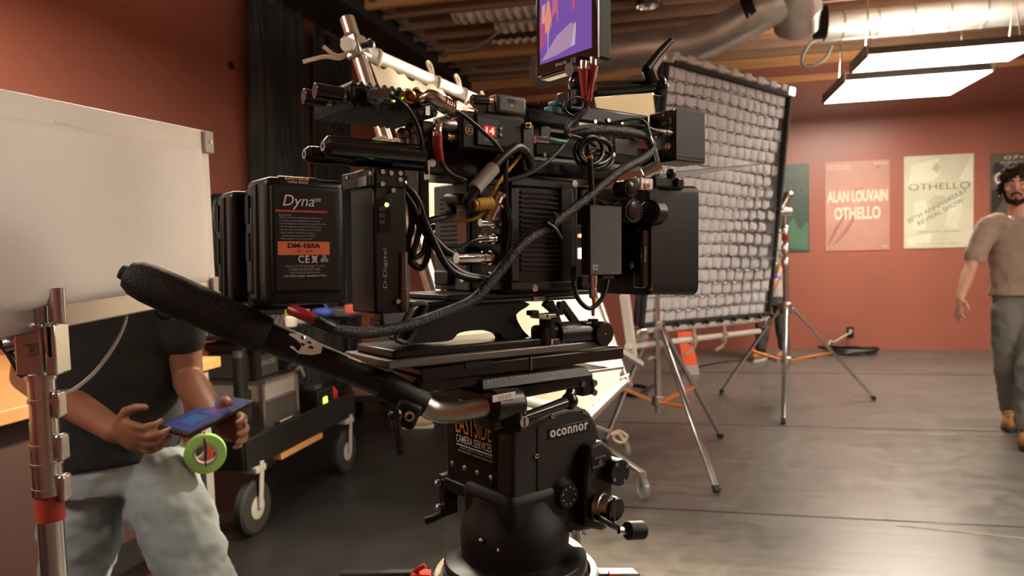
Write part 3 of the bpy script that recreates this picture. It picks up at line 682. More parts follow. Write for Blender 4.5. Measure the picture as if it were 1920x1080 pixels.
# stand
sp = at(71, 610, 1.1); sb = V((sp.x, sp.y, 0)); st = thing('light_stand', 'chrome light stand with red band carrying the white panel', 'stand')
def hgt(py): 
    return at(80, py, 1.1).z
def seg(y0, y1, r, nm, m, prt=None):
    g = G(); g.cyl(V((sb.x, sb.y, hgt(y1))), V((sb.x, sb.y, hgt(y0))), r, n=24); return part(g, nm, m, prt or st)
seg(700, 790, .0185, 'tube', M_stand); seg(748, 756, .0205, 'collar', M_steel); seg(700, 712, .021, 'collar', M_steel)
seg(790, 838, .0195, 'tube', M_stand); seg(834, 842, .0215, 'collar', M_steel); seg(842, 925, .0205, 'tube', M_stand); seg(870, 874, .0225, 'collar', M_steel); seg(918, 932, .022, 'collar', M_stand)
seg(932, 982, .0195, 'red_band', M_redp); g = G(); g.cyl(V((sb.x, sb.y, .1)), V((sb.x, sb.y, hgt(982))), .0175, n=24); part(g, 'lower_tube', M_stand, st)
for yy in (760, 842, 920):
    c = V((sb.x, sb.y, hgt(yy))); g = G(); g.obox(c+R0*.024, R0*.006, FH*.012, ZZ*.02); part(g, 'lock_tab', M_steel, st, .004)
z0, z1 = hgt(703), hgt(604)
g = G(); c = V((sb.x, sb.y, (z0+z1)/2)); g.obox(c-R0*.004, R0*.021, FH*.02, ZZ*(z1-z0)/2); part(g, 'receiver_block', M_stand, st, .004)
g = G(); g.obox(c+R0*.03-FH*.005, R0*.008, FH*.02, ZZ*(z1-z0)/2*.98); rb_ = part(g, 'slotted_bracket', M_stand, st, .004)
g = G(); g.obox(c+R0*.031-FH*.0245+ZZ*.012, R0*.003, FH*.001, ZZ*.022); part(g, 'slot', M_blkm, rb_, .002)
g = G(); g.cyl(V((sb.x, sb.y, z1-.01)), V((sb.x, sb.y, z1+.03)), .016, n=16); g.cyl(V((sb.x, sb.y, z1))+R0*.03, V((sb.x, sb.y, z1+.05))+R0*.03, .012, n=16); part(g, 'spigot', M_stand, st)
g = G(); q = V((sb.x, sb.y, hgt(640))); g.cyl(q-R0*.025, q-R0*.045-ZZ*.004, .012, n=14); g.tube([q-R0*.04, at(18, 625, 1.09), at(4, 618, 1.09)], .007, 8, 3); part(g, 'tee_handle', M_stand, st)
g = G(); g.cyl(q-FH*.02-ZZ*.01, q-FH*.035-ZZ*.01, .009, n=14); part(g, 'bolt', M_steel, st)
for k in range(3):
    an = 2.2+k*2.094; d = V((math.cos(an), math.sin(an), 0)); f = sb+d*.5
    g = G(); g.bar(sb+d*.02+ZZ*.33, f+ZZ*.012, .028, .02); part(g, 'leg', M_stand, st, .003)
cable('panel_cable', [at(238, 583, 1.3), at(232, 612, 1.28), at(212, 652, 1.25), at(180, 695, 1.22), at(150, 722, 1.18), at(125, 737, 1.14), at(108, 741, 1.12)], .0032, M_gcable, 'grey cable drooping from the white panel to its stand')
cable('panel_cable', [at(286, 575, 1.42), at(295, 590, 1.42), at(310, 598, 1.42), at(328, 592, 1.43), at(335, 578, 1.45)], .0045, M_cable, 'short black cable loop under the white panel beside foam grip')
cable('panel_cable', [at(-5, 638, 1.1), at(15, 660, 1.1), at(32, 688, 1.1), at(42, 704, 1.11)], .005, M_cable, 'black cable curling past the stand receiver at the left edge')

# ================================================================ bench, cart and their load (left background)
M_wbench = mat('bench_wood', (0.42, 0.215, 0.075), .5, var=.12, stretch=(6, 1, 6)); M_wleg = mat('painted_leg', (0.2, 0.195, 0.185), .5)
t = thing('workbench', 'wooden-topped workbench behind the man in the black shirt', 'table')
bx1, by1 = hitz(414, 668, .95).x, hitz(414, 668, .95).y; bh = .95
g = G(); g.box((XL+.005, by1-2.6, bh-.045), (bx1, by1, bh)); part(g, 'table_top', M_wbench, t, .004)
for (x, y) in ((bx1-.05, by1-.08), (bx1-.64, by1-.08), (bx1-.05, by1-1.82), (bx1-.64, by1-1.82)):
    g = G(); g.box((x-.025, y-.025, 0), (x+.025, y+.025, bh-.045)); part(g, 'leg', M_wleg, t, .003)
g = G(); g.box((XL+.02, by1-2.5, .25), (bx1-.04, by1-.1, .27)); part(g, 'lower_shelf', M_blkm, t)
g = G(); g.box((bx1-.22, by1-2.5, .02), (bx1-.2, by1-.12, bh-.046)); part(g, 'shade_panel', mat('shaded_wall_red', (.035, .010, .008), .6), t)  # added panel, coloured like the red wall in shade under the bench
# equipment cart
w0, w1 = hitz(468, 1000), hitz(664, 886); cx1 = (w0.x+w1.x)/2; cy0, cy1 = w0.y-.08, w1.y+.12
t = thing('equipment_cart', 'black equipment cart with two shelves and rubber wheels', 'cart')
zb = .36
g = G(); g.box((cx1-.6, cy0, zb), (cx1, cy1, zb+.03)); part(g, 'lower_deck', M_blkm, t)
for x in (cx1-.6, cx1):
    g = G(); g.box((x-.012, cy0, zb-.02), (x+.012, cy1, zb+.13)); part(g, 'side_rail', M_blkm, t, .004)
for y in (cy0, cy1):
    g = G(); g.box((cx1-.6, y-.012, zb-.02), (cx1, y+.012, zb+.13)); part(g, 'end_rail', M_blkm, t, .004)
zt = .96
g = G(); g.box((cx1-.62, cy0+.1, zt), (cx1+.02, cy1+.06, zt+.025)); us = part(g, 'upper_shelf', M_blkm, t, .004)
dmsh = G().cyl((0, 0, 0), (0, 0, .001), .013, n=10).mesh('shelf_hole', M_white)
for i in range(16):
    for j in range(8): piece('shelf_hole', dmsh, us, Matrix.Translation((cx1-.58+.075*j, cy0+.14+.068*i, zt+.0255)))
for (x, y) in ((cx1-.02, cy0+.06), (cx1-.58, cy0+.06), (cx1-.02, cy1), (cx1-.58, cy1)):
    g = G(); g.cyl((x, y, zb), (x, y, zt+.25), .018, n=14); p_ = part(g, 'upright', M_blk, t)
    g = G(); g.cyl((x, y, .58), (x, y, .72), .032, n=14); part(g, 'sleeve', M_blkm, p_)
g = G(); g.box((cx1-.03, cy0+.3, zb-.05), (cx1+.02, cy0+.75, zb-.022)); part(g, 'plank', M_ply, t)
for (x, y) in ((cx1-.02, w0.y), (cx1-.02, w1.y), (cx1-.56, w0.y), (cx1-.56, w1.y)):
    wv = part(G().lathe((x-.03, y, .135), (1, 0, 0), [(.075, 0), (.12, .002), (.135, .014), (.135, .046), (.12, .058), (.075, .06)], 28), 'wheel', M_rubber, t)
    g = G(); g.lathe((x-.028, y, .135), (1, 0, 0), [(.02, -.006), (.07, .004), (.078, .02), (.078, .045), (.07, .056), (.02, .064)], 24); part(g, 'wheel_rim', M_lgrey, wv)
    g = G(); g.bar((x+.045, y, .13), (x+.045, y+.03, zb), .035, .008, up=(1, 0, 0)); g.box((x-.04, y-.03, zb-.05), (x+.05, y+.06, zb-.02)); part(g, 'wheel_fork', M_lgrey, wv, .003)
# cases on the cart
q = at(540, 790, 3.75)
t = thing('flight_case', 'silver-edged flight case on the lower deck of the cart', 'case')
fx1 = cx1-.06; fy = cy0+.28
g = G(); g.box((fx1-.42, fy, zb+.032), (fx1, fy+.34, zb+.25)); part(g, 'case_body', M_grey, t, .004)
g = G(); g.box((fx1-.42, fy, zb+.252), (fx1, fy+.34, zb+.36)); part(g, 'case_lid', M_lgrey, t, .004)
g = G(); g.box((fx1-.422, fy-.002, zb+.25), (fx1+.003, fy+.342, zb+.262)); part(g, 'lid_rim', M_alu, t)
for (x, y) in ((fx1, fy), (fx1-.42, fy), (fx1, fy+.34), (fx1-.42, fy+.34)):
    g = G(); g.box((x-.014, y-.014, zb+.031), (x+.008, y+.012, zb+.365)); part(g, 'corner_edge', M_alu, t)
for z in (zb+.04, zb+.355):
    g = G(); g.box((fx1-.43, fy-.008, z-.008), (fx1+.008, fy+.35, z+.008)); part(g, 'edge_band', M_alu, t)
for dx in (.3, .12):
    g = G(); g.box((fx1-dx-.03, fy-.012, zb+.2), (fx1-dx+.03, fy, zb+.3)); part(g, 'latch', M_steel, t, .003)
g = G(); g.tube([(fx1+.004, fy+.1, zb+.13), (fx1+.03, fy+.1, zb+.13), (fx1+.03, fy+.22, zb+.13), (fx1+.004, fy+.22, zb+.13)], .007, 8, 1); part(g, 'handle', M_steel, t)
t = thing('hard_case', 'small grey hard case standing on top of the flight case', 'case')
g = G(); g.box((fx1-.34, fy+.03, zb+.365), (fx1-.06, fy+.27, zb+.51)); b_ = part(g, 'case_body', M_grey, t, .012)
g = G(); g.box((fx1-.35, fy+.02, zb+.512), (fx1-.05, fy+.28, zb+.56)); part(g, 'lid', M_grey, t, .014)
text('ALPHA CINE', 'lettering', M_ytext, t, (fx1-.058, fy+.07, zb+.43), (0, 1, 0), (0, 0, 1), .16, .025, .001)
g = G(); g.box((fx1-.05, fy+.1, zb+.49), (fx1-.04, fy+.2, zb+.53)); part(g, 'latch', M_char, t, .003)
t = thing('charger_unit', 'black battery charger with green digits on the cart', 'charger')
ex, ey = cx1-.05, cy0+.85
g = G(); g.box((ex-.28, ey, zb+.032), (ex, ey+.2, zb+.2)); part(g, 'casing', M_blkm, t, .008)
text('88', 'digits', M_ledg, t, (ex+.001, ey+.06, zb+.1), (0, 1, 0), (0, 0, 1), .05, .05, .001)
g = G(); g.box((ex-.1, ey+.01, zb+.2), (ex-.02, ey+.09, zb+.23)); part(g, 'top_dial', M_grey, t, .004)
g = G(); g.lathe((ex-.1, ey+.32, zb+.032), ZZ, [(.05, 0), (.06, .03), (.06, .1), (.04, .13)], 18); solo(g, 'red_pot', mat('bright_red', (.6, .03, .02), .4), 'round red pot on the cart beside the charger', 'pot')
for i, (yy, hh, mm_, lab) in enumerate(((cy0+1.02, .34, M_char, 'dark padded bag hanging upright at the far end of cart'), (cy0+.72, .42, M_blkm, 'tall black bag standing on the cart behind the charger'))):
    t = thing('equipment_bag', lab, 'bag', 'bags on the cart')
    g = G(); g.box((cx1-.55, yy, zb+.032), (cx1-.33, yy+.16, zb+hh)); part(g, 'bag_body', mm_, t, .03, 3)
    g = G(); g.tube([(cx1-.33, yy+.03, zb+hh*.7), (cx1-.29, yy+.05, zb+hh*.9), (cx1-.3, yy+.12, zb+hh*.7)], .012, 8, 4); part(g, 'strap', M_lgrey, t)
# things on the upper shelf
xs, ys = cx1-.12, cy0
def shelf_item(px, py, builder): pass
sz = zt+.026
def sh(px, py):  return hitz(px, py, sz)
t = thing('spray_bottle', 'lime green capped bottle on the cart upper shelf', 'bottle'); c = sh(546, 612)
g = G(); g.lathe(c, ZZ, [(.03, 0), (.032, .01), (.032, .05), (.02, .062)], 16); part(g, 'bottle_body', M_white, t)
g = G(); g.lathe(c, ZZ, [(.022, .06), (.03, .065), (.03, .095), (.02, .1)], 16); part(g, 'cap', mat('lime', (.3, .5, .04), .5), t)
t = thing('blue_pouch', 'crumpled blue pouch on the cart upper shelf', 'pouch'); c = sh(606, 597)
g = G(); g.ell(c+V((0, 0, .035)), (.07, .05, .035), 14, 8); o = part(g, 'pouch_body', mat('blue_cloth', (.03, .07, .32), .6, bump=.5, bscale=40), t)
g = G(); g.tube([c+V((-.03, 0, .065)), c+V((0, 0, .09)), c+V((.03, 0, .065))], .006, 6, 4); part(g, 'loop', MATS['blue_cloth'], t)
t = thing('tape_holder', 'red and grey plastic tray on the cart upper shelf', 'tray'); c = sh(660, 592)
g = G(); g.box(c+V((-.16, -.1, .0)), c+V((.05, .1, .05))); part(g, 'tray_body', M_grey, t, .01)
g = G(); g.box(c+V((.0, -.101, .02)), c+V((.06, .101, .075))); part(g, 'red_edge', mat('coral', (.5, .1, .06), .5), t, .006)
t = thing('white_box', 'small white box at the near end of cart shelf', 'box'); c = sh(568, 606)
g = G(); g.box(c+V((-.05, -.03, 0)), c+V((.02, .04, .07))); part(g, 'box_body', M_lgrey, t, .004)
g = G(); g.box(c+V((-.052, -.032, .05)), c+V((.022, .042, .074))); part(g, 'lid', M_white, t, .003)
# upright black tubes beside the case (stand bags)
for (px, py, r, h, lab) in ((486, 830, .03, .55, 'thick black tube strapped upright at the near cart corner'), (455, 862, .026, .5, 'slim black tube beside the near cart post')):
    b = hitz(px, py, zb+.03); t = thing('black_tube', lab, 'tube', 'black tubes on the cart')
    g = G(); g.cyl(b, b+V((0, 0, h)), r, n=18); part(g, 'tube_body', M_blkm, t)
    g = G(); g.cyl(b+V((0, 0, h)), b+V((0, 0, h+.03)), r*1.1, r*.9, n=18); part(g, 'cap', M_char, t)
    g = G(); g.ring(b+V((0, 0, h*.4)), ZZ, r*1.15, r*.9, .03, 18); part(g, 'strap', M_lgrey, t)
# cardboard box on a low black platform, grey board behind
t = thing('cardboard_box', 'brown cardboard box with white labels behind the camera plates', 'box')
D_ = 6.2; c0_, c1_ = at(662, 735, D_), at(795, 668, D_); cc = (c0_+c1_)/2; hw = .30; hh_ = (c1_.z-c0_.z)/2
g = G(); g.obox(cc, R0*hw, FH*.2, ZZ*hh_); part(g, 'carton', M_card, t, .006)
for du, dv, w_ in ((-.19, .03, .03), (-.02, -.09, .04)):
    g = G(); g.obox(cc+R0*du+ZZ*dv-FH*.202, R0*w_, FH*.001, ZZ*.06); part(g, 'label_sticker', M_lgrey, t)
g = G(); g.obox(cc+ZZ*(hh_+.001), R0*.04, FH*.2, ZZ*.001); part(g, 'packing_tape', M_ply, t)
zt2 = cc.z-hh_-.001
t = thing('low_platform', 'low black wooden platform carrying the cardboard box', 'platform')
g = G(); g.obox(V((cc.x, cc.y, zt2-.02)), R0*.34, FH*.26, ZZ*.02); part(g, 'deck', M_blkm, t, .004)
for sx in (-1, 1):
    for sy in (-1, 1): g = G(); g.obox(V((cc.x, cc.y, (zt2-.04)/2))+R0*.3*sx+FH*.22*sy, R0*.03, FH*.03, ZZ*(zt2-.04)/2); part(g, 'leg', M_blkm, t)
t = thing('grey_board', 'plain blue-grey board standing upright behind the cardboard box', 'board')
b0 = hitz(745, 752); b0 = V((b0.x, b0.y, 0)); M_bg = mat('blue_grey', (.10, .105, .12), .5)
g = G(); g.obox(b0+ZZ*.64, R0*.16, FH*.012, ZZ*.62); part(g, 'board_face', M_bg, t, .004)
for sx in (-1, 1): g = G(); g.obox(b0+R0*.12*sx+ZZ*.012, R0*.02, FH*.12, ZZ*.012); part(g, 'foot', M_blkm, t)
# shoe peeping out
t = thing('shoe', 'pale tan shoe on the floor beyond the pan handle', 'shoe'); c = hitz(778, 803)
g = G(); g.ell(c+V((0, 0, .05)), (.14, .05, .05), 16, 10, (R0, FH, ZZ)); part(g, 'upper', mat('tan_suede', (.35, .24, .16), .8), t)
g = G(); g.obox(c+V((0, 0, .012)), R0*.145, FH*.05, ZZ*.012); part(g, 'sole', M_lgrey, t, .01)
# hanging cable coil on the left wall
hk = hitx(402, 372, XL+.05)
t = thing('hanging_cables', 'bundle of black cables looped on a hook by the white panel', 'cable')
g = G(); g.cyl(V((XL, hk.y, hk.z)), V((XL+.12, hk.y, hk.z)), .012, n=10); part(g, 'hook', M_steel, t)
rg = random.Random(2)
for i in range(9):
    w_ = rg.uniform(.05, .12); h_ = rg.uniform(.35, .62); o_x = XL+.03+.01*i; ph = rg.uniform(-.03, .03)
    g = G(); g.tube([(o_x, hk.y+ph, hk.z+.02), (o_x, hk.y-w_, hk.z-h_*.35), (o_x+.03, hk.y-w_*.8, hk.z-h_*.8), (o_x+.02, hk.y+ph, hk.z-h_), (o_x+.03, hk.y+w_, hk.z-h_*.75), (o_x, hk.y+w_*.8, hk.z-h_*.3)], .013, 7, 5, closed=True); part(g, 'cable_loop', M_cable, t)
# ================================================================ people
def limb(g, chain, n=16):
    for (a, ra), (b, rb) in zip(chain[:-1], chain[1:]):
        g.cyl(a, b, ra, rb, n); g.ell(a, ra, n, 10); g.ell(b, rb, n, 10)
def loft(g, rings, n=24):     # rings: (centre, side vec, fwd vec, rx, ry)
    vs = []; 
    for c, s, f, rx, ry in rings:
        for i in range(n):
            a = 2*math.pi*i/n; ca, sa = math.cos(a), math.sin(a)
            e = 2/2.5; x = math.copysign(abs(ca)**e, ca); y = math.copysign(abs(sa)**e, sa)
            vs.append(V(c)+s*rx*x+f*ry*y)
    L = len(rings)
    fs = [(j*n+i, j*n+(i+1) % n, (j+1)*n+(i+1) % n, (j+1)*n+i) for j in range(L-1) for i in range(n)]
    fs += [tuple(range(n-1, -1, -1)), tuple(range((L-1)*n, L*n))]
    g.add(vs, fs)
def organic(g, name, m, parent, vox=.006, it=8, disp=0, dsc=.05, label=None):
    o = part(g, name, m, parent, ang=180, label=label)
    r = o.modifiers.new('remesh', 'REMESH'); r.mode = 'VOXEL'; r.voxel_size = vox; r.use_smooth_shade = True
    s = o.modifiers.new('smooth', 'SMOOTH'); s.factor = .5; s.iterations = it
    if disp:
        tx = bpy.data.textures.new('folds', 'CLOUDS'); tx.noise_scale = dsc
        d = o.modifiers.new('folds', 'DISPLACE'); d.texture = tx; d.strength = disp; d.mid_level = .5; d.texture_coords = 'GLOBAL'
    return o
def hand(g, w, d, side, palm_n, curl=.5, spread=.1, size=1.0):
    """hand from wrist w, pointing d, thumb towards side, palm normal palm_n"""
    d = V(d).normalized(); side = (V(side)-d*V(side).dot(d)).normalized(); pn_ = d.cross(side)
    if pn_.dot(V(palm_n)) < 0: pn_ = -pn_
    s = size; c = w+d*.052*s
    g.ell(w+d*.05*s, (.055*s, .042*s, .017*s), 14, 8, (d, side, pn_)); g.ell(w+d*.02*s, (.03*s, .03*s, .02*s), 12, 8, (d, side, pn_))
    for k, (off, ln, r) in enumerate(((.031, .072, .0088), (.0105, .080, .009), (-.0105, .074, .0088), (-.030, .058, .008))):
        b = w+d*(.088 if k in (1, 2) else .080)*s+side*off*s; dd = (d+side*(off*spread*20)).normalized()
        p1 = b+dd*ln*.45*s; d2 = (dd*math.cos(curl)+pn_*math.sin(curl)); p2 = p1+d2*ln*.32*s; d3 = (dd*math.cos(curl*1.9)+pn_*math.sin(curl*1.9)); p3 = p2+d3*ln*.26*s
        limb(g, [(b-dd*.02*s, r*1.05*s), (p1, r*s), (p2, r*.92*s), (p3, r*.8*s)], 10)
    t0 = w+d*.028*s+side*.026*s; t1 = t0+(d*.55+side*.75+pn_*.2).normalized()*.036*s; t2 = t1+(d*.85+side*.3+pn_*.35).normalized()*.03*s; t3 = t2+(d*.95+pn_*.35).normalized()*.022*s
    limb(g, [(t0, .014*s), (t1, .011*s), (t2, .0098*s), (t3, .0085*s)], 10)
def head(t, g, c, f, s, up, m_skin, m_hair, beard=True, hair_noise=.012, vox=.004):
    """adds head volume to body g; returns builder for hair / face parts. c = skull centre"""
    g.ell(c+f*.008+up*.02, (.074, .094, .10), 20, 14, (s, f, up))                       # cranium
    g.ell(c+f*.03-up*.045, (.058, .062, .075), 18, 12, (s, f, up))                      # face / jaw
    g.ell(c+f*.065-up*.098, (.026, .022, .02), 12, 8, (s, f, up))                       # chin
    g.ell(c+f*.088+up*.03, (.05, .012, .012), 12, 8, (s, f, up))                        # brow
    limb(g, [(c+f*.095+up*.018, .010), (c+f*.118-up*.022, .0125)], 10)                  # nose
    g.ell(c+f*.107-up*.026, (.019, .012, .010), 10, 8, (s, f, up))
    for q in (-1, 1):
        g.ell(c+s*q*.042+f*.076-up*.02, (.02, .018, .018), 10, 8, (s, f, up))           # cheek
        g.ell(c+s*q*.078-f*.004-up*.012, (.010, .022, .034), 12, 8, (s, f, up))         # ear
def face(t, c, f, s, up, m_hair, beard=True):
    ew = mat('eye_white', (.7, .67, .64), .3); ir = mat('iris_brown', (.03, .018, .01), .2); lp = mat('lips', (.36, .13, .11), .5)
    for q in (-1, 1):
        e = part(G().ell(c+s*q*.032+f*.083+up*.006, (.014, .010, .0085), 14, 8, (s, f, up)), 'eye', ew, t)
        part(G().ell(c+s*q*.032+f*.091+up*.006, (.0062, .004, .0062), 12, 8, (s, f, up)), 'iris', ir, e)
        part(G().tube([c+s*q*.014+f*.099+up*.030, c+s*q*.034+f*.100+up*.036, c+s*q*.054+f*.085+up*.029], .0052, 8, 4), 'eyebrow', m_hair, t)
        part(G().tube([c+s*q*.017+f*.092+up*.012, c+s*q*.032+f*.0945+up*.0155, c+s*q*.048+f*.084+up*.011], .0028, 6, 4), 'eyelid', mat('skin_shadowless', (.42, .22, .16), .5), t)
    part(G().tube([c-s*.024+f*.092-up*.061, c+f*.103-up*.058, c+s*.024+f*.092-up*.061], .0055, 8, 5), 'upper_lip', lp, t)
    part(G().tube([c-s*.021+f*.091-up*.068, c+f*.102-up*.071, c+s*.021+f*.091-up*.068], .0062, 8, 5), 'lower_lip', lp, t)
    if beard:
        g = G()
        limb(g, [(c-s*.068+f*.01-up*.0, .008), (c-s*.064+f*.025-up*.05, .014), (c-s*.042+f*.06-up*.095, .018), (c+f*.082-up*.112, .019), (c+s*.042+f*.06-up*.095, .018), (c+s*.064+f*.025-up*.05, .014), (c+s*.068+f*.01, .008)], 12)
        limb(g, [(c-s*.03+f*.086-up*.066, .007), (c-s*.022+f*.099-up*.049, .0065), (c+f*.106-up*.045, .0065), (c+s*.022+f*.099-up*.049, .0065), (c+s*.03+f*.086-up*.066, .007)], 10)
        limb(g, [(c+f*.093-up*.085, .008), (c+f*.089-up*.10, .012)], 10)
        organic(g, 'beard', m_hair, t, .004, 3, .006, .012)
def hair(t, c, f, s, up, m_hair, curl=.016):
    g = G(); g.ell(c-f*.008+up*.05, (.088, .104, .092), 20, 14, (s, f, up)); g.ell(c-f*.05-up*.02, (.078, .062, .085), 18, 12, (s, f, up))
    rr = random.Random(1)
    for k in range(60):
        a = rr.uniform(0, 6.28); e = rr.uniform(.15, 1.5)
        q = c-f*.008+up*.05+(s*math.cos(a)*.084*math.cos(e)+f*math.sin(a)*.098*math.cos(e)+up*math.sin(e)*.09)
        g.ell(q, rr.uniform(.016, .028), 8, 6)
    for q in (-1, 1): limb(g, [(c+s*q*.074+up*.05+f*.02, .016), (c+s*q*.074-up*.005+f*.018, .008)], 8)
    organic(g, 'hair', m_hair, t, .005, 2, curl, .018)
M_sk1 = mat('skin_light', (.47, .245, .175), .5, var=.08, vscale=12, bump=.05, bscale=200); M_sk2 = mat('skin_tan', (.22, .095, .055), .5, var=.08, vscale=12); M_sk3 = mat('skin_mid', (.36, .15, .085), .5, var=.08)
M_hair = mat('dark_hair', (.020, .013, .009), .85, bump=.5, bscale=150, var=.4, vscale=60, spec=.12)
M_tee = mat('taupe_cotton', (.285, .212, .162), .9, bump=.2, bscale=300, var=.06); M_trou = mat('grey_trousers', (.13, .126, .117), .85, bump=.2, bscale=200, var=.1)
M_boot = mat('tan_boot', (.36, .165, .045), .7, bump=.2, bscale=80, var=.15); M_btee = mat('black_cotton', (.010, .011, .013), .9, bump=.2, bscale=300, var=.2)
M_jean = mat('washed_denim', (.25, .30, .325), .85, bump=.3, bscale=300, var=.22, vscale=5)
def shoe(t, heel, toe, m, msole, wd=.05):
    d = (toe-heel); d.z = 0; d.normalize(); s = d.cross(ZZ); L = .29; c = (heel+toe)/2; c = V((c.x, c.y, 0))
    g = G(); g.ell(c+d*.05+ZZ*.06, (.105, wd*.95, .05), 14, 10, (d, s, ZZ)); g.ell(c-d*.06+ZZ*.075, (.085, wd*.85, .065), 14, 10, (d, s, ZZ)); g.cyl(c-d*.07+ZZ*.06, c-d*.07+ZZ*.17, .045, .05)
    b = organic(g, 'shoe', m, t, .006, 5)
    g = G(); ring_ = [c+d*(L/2*math.cos(a))*1.0+s*(wd*(1.0+.15*math.cos(a))*math.sin(a)) for a in [i*math.pi/12 for i in range(24)]]
    g.prism(ring_, (0, 0, .032)); so = part(g, 'sole', msole, b, .004)
    for k in range(4):
        q = c+d*(.035-.03*k)+ZZ*(.105+.018*k); g = G(); g.tube([q-s*.035-ZZ*.012, q+ZZ*.004, q+s*.035-ZZ*.012], .004, 6, 4); part(g, 'lace', M_rope, b)

# ---------------------------------------------------------------- man walking at the right
D = 5.0
f = (-FH*.93+R0*.10).normalized(); f = (EYE-at(1910, 400, D)); f.z = 0; f.normalize(); s = ZZ.cross(f)*-1; s = s if s.dot(R0) > 0 else -s
t = thing('person', 'man in taupe t-shirt and grey trousers walking in from the right edge', 'person')
hc = at(1906, 350, D)+ZZ*.0; nk = at(1910, 398, D)-f*.02; ch = at(1913, 445, D); ws = at(1917, 530, D); hp = at(1917, 572, D)
shL, elL, wrL = at(1852, 424, D), at(1819, 503, D-.03), at(1800, 560, D-.14)
shR, elR, wrR = at(1974, 420, D), at(2003, 500, D+.05), at(2015, 565, D+.05)
g = G(); head(t, g, hc, f, s, ZZ, M_sk1, M_hair)
limb(g, [(hc-ZZ*.06-f*.015, .052), (nk-ZZ*.02, .058), (ch, .08)]); loft(g, [(hp, s, f, .13, .09), (ws, s, f, .13, .09), (ch, s, f, .15, .09), (nk-ZZ*.03, s, f, .07, .06)])
limb(g, [(shL, .058), (shL.lerp(elL, .5), .052), (elL, .041), (elL.lerp(wrL, .35), .042), (wrL, .027)]); hand(g, wrL, at(1794, 604, D-.2)-wrL, s*.6+f, s, .45, .06, .98)
limb(g, [(shR, .058), (elR, .041), (elR.lerp(wrR, .35), .042), (wrR, .027)]); hand(g, wrR, V((0, 0, -1))+f*.1, f, -s, .5)
hL, hR = at(1888, 580, D), at(1943, 580, D)
knL, anL = at(1890, 690, D-.02), at(1893, 772, D+.32); knR, anR = at(1930, 688, D-.22), at(1924, 800, D-.2)
limb(g, [(hL, .075), (knL, .05), (anL, .035)]); limb(g, [(hR, .075), (knR, .05), (anR, .035)])
organic(g, 'body', M_sk1, t, .005, 4)
hair(t, hc, f, s, ZZ, M_hair); face(t, hc, f, s, ZZ, M_hair)
hem = at(1915, 553, D)
g = G(); loft(g, [(hem, s, f, .185, .135), (ws, s, f, .18, .13), (at(1914, 490, D), s, f, .185, .135), (ch, s, f, .195, .132), (at(1912, 420, D), s, f, .165, .105), (at(1910, 411, D), s, f, .09, .076)])
limb(g, [(at(1870, 418, D), .072), (shL+V((0, 0, -.01)), .078), (shL.lerp(elL, .72), .066)]); limb(g, [(at(1955, 416, D), .072), (shR, .078), (shR.lerp(elR, .72), .066)])
g.lathe(nk-ZZ*.045, ZZ, [(.07, -.03), (.07, .0), (.066, .008)], 18)
organic(g, 't_shirt', M_tee, t, .008, 5, .022, .09)
g = G(); loft(g, [(at(1917, 612, D), s, f, .165, .115), (at(1917, 575, D), s, f, .175, .12), (at(1917, 546, D), s, f, .17, .115)])
cuL, cuR = anL+ZZ*.03, anR+ZZ*.02
limb(g, [(hL+V((0, 0, -.02)), .098), (hL.lerp(knL, .5), .094), (knL, .078), (knL.lerp(cuL, .5), .072), (cuL, .062)]); limb(g, [(hR+V((0, 0, -.02)), .098), (hR.lerp(knR, .5), .094), (knR, .08), (knR.lerp(cuR, .5), .074), (cuR, .066)])
organic(g, 'trousers', M_trou, t, .008, 6, .025, .08)
M_sole = mat('dark_sole', (.03, .025, .02), .7)
shoe(t, hitz(1893, 802)-f*.05, hitz(1893, 802)+f*.1, M_boot, M_sole, .052); shoe(t, hitz(1926, 838)-f*.08, hitz(1926, 838)+f*.1, M_boot, M_sole, .052)
t2 = thing('headset', 'black radio headset worn by the man at the right', 'headset')
e = hc-s*.092-ZZ*.005; g = G(); g.ell(e, (.02, .035, .045), 14, 10, (s, f, ZZ)); part(g, 'ear_cup', M_blkm, t2)
g = G(); g.tube([hc-s*.1-f*.02, hc-s*.11-f*.07-ZZ*.01, hc-f*.14-ZZ*.02, hc+s*.11-f*.07-ZZ*.01, hc+s*.1-f*.02], .008, 8, 5); part(g, 'headband', M_blkm, t2)
g = G(); g.tube([e-ZZ*.02, e-ZZ*.05+f*.02, e-ZZ*.06+f*.04], .006, 8, 4); part(g, 'mic_boom', M_blkm, t2)
g = G(); g.ell(hc+s*.092-ZZ*.005, (.02, .035, .045), 14, 10, (s, f, ZZ)); part(g, 'ear_cup', M_blkm, t2)

# ---------------------------------------------------------------- man behind the grid
D = 8.45
t = thing('person', 'person in grey shirt standing half hidden behind the fabric grid', 'person')
f = (EYE-at(1445, 450, D)); f.z = 0; f.normalize(); f = (f*.8-R0*.6).normalized(); s = f.cross(ZZ); s = s if s.dot(R0) > 0 else -s
hc = at(1430, 393, D); nk = at(1434, 418, D); ch = at(1440, 455, D); ws = at(1445, 520, D); hp = at(1446, 555, D)
shL, elL, wrL = at(1460, 440, D-.1), at(1469, 488, D-.15), at(1457, 524, D-.25); shR, elR, wrR = at(1415, 440, D), at(1408, 490, D), at(1412, 530, D)
g = G(); head(t, g, hc, f, s, ZZ, M_sk3, M_hair); limb(g, [(hc-ZZ*.06, .05), (nk, .055), (ch, .08)])
loft(g, [(hp, s, f, .12, .09), (ws, s, f, .12, .09), (ch, s, f, .14, .09), (nk, s, f, .07, .06)])
limb(g, [(shL, .055), (elL, .04), (wrL, .027)]); hand(g, wrL, at(1448, 548, D-.3)-wrL, f, -s, .7); limb(g, [(shR, .055), (elR, .04), (wrR, .027)]); hand(g, wrR, V((0, 0, -1)), f, s, .6)
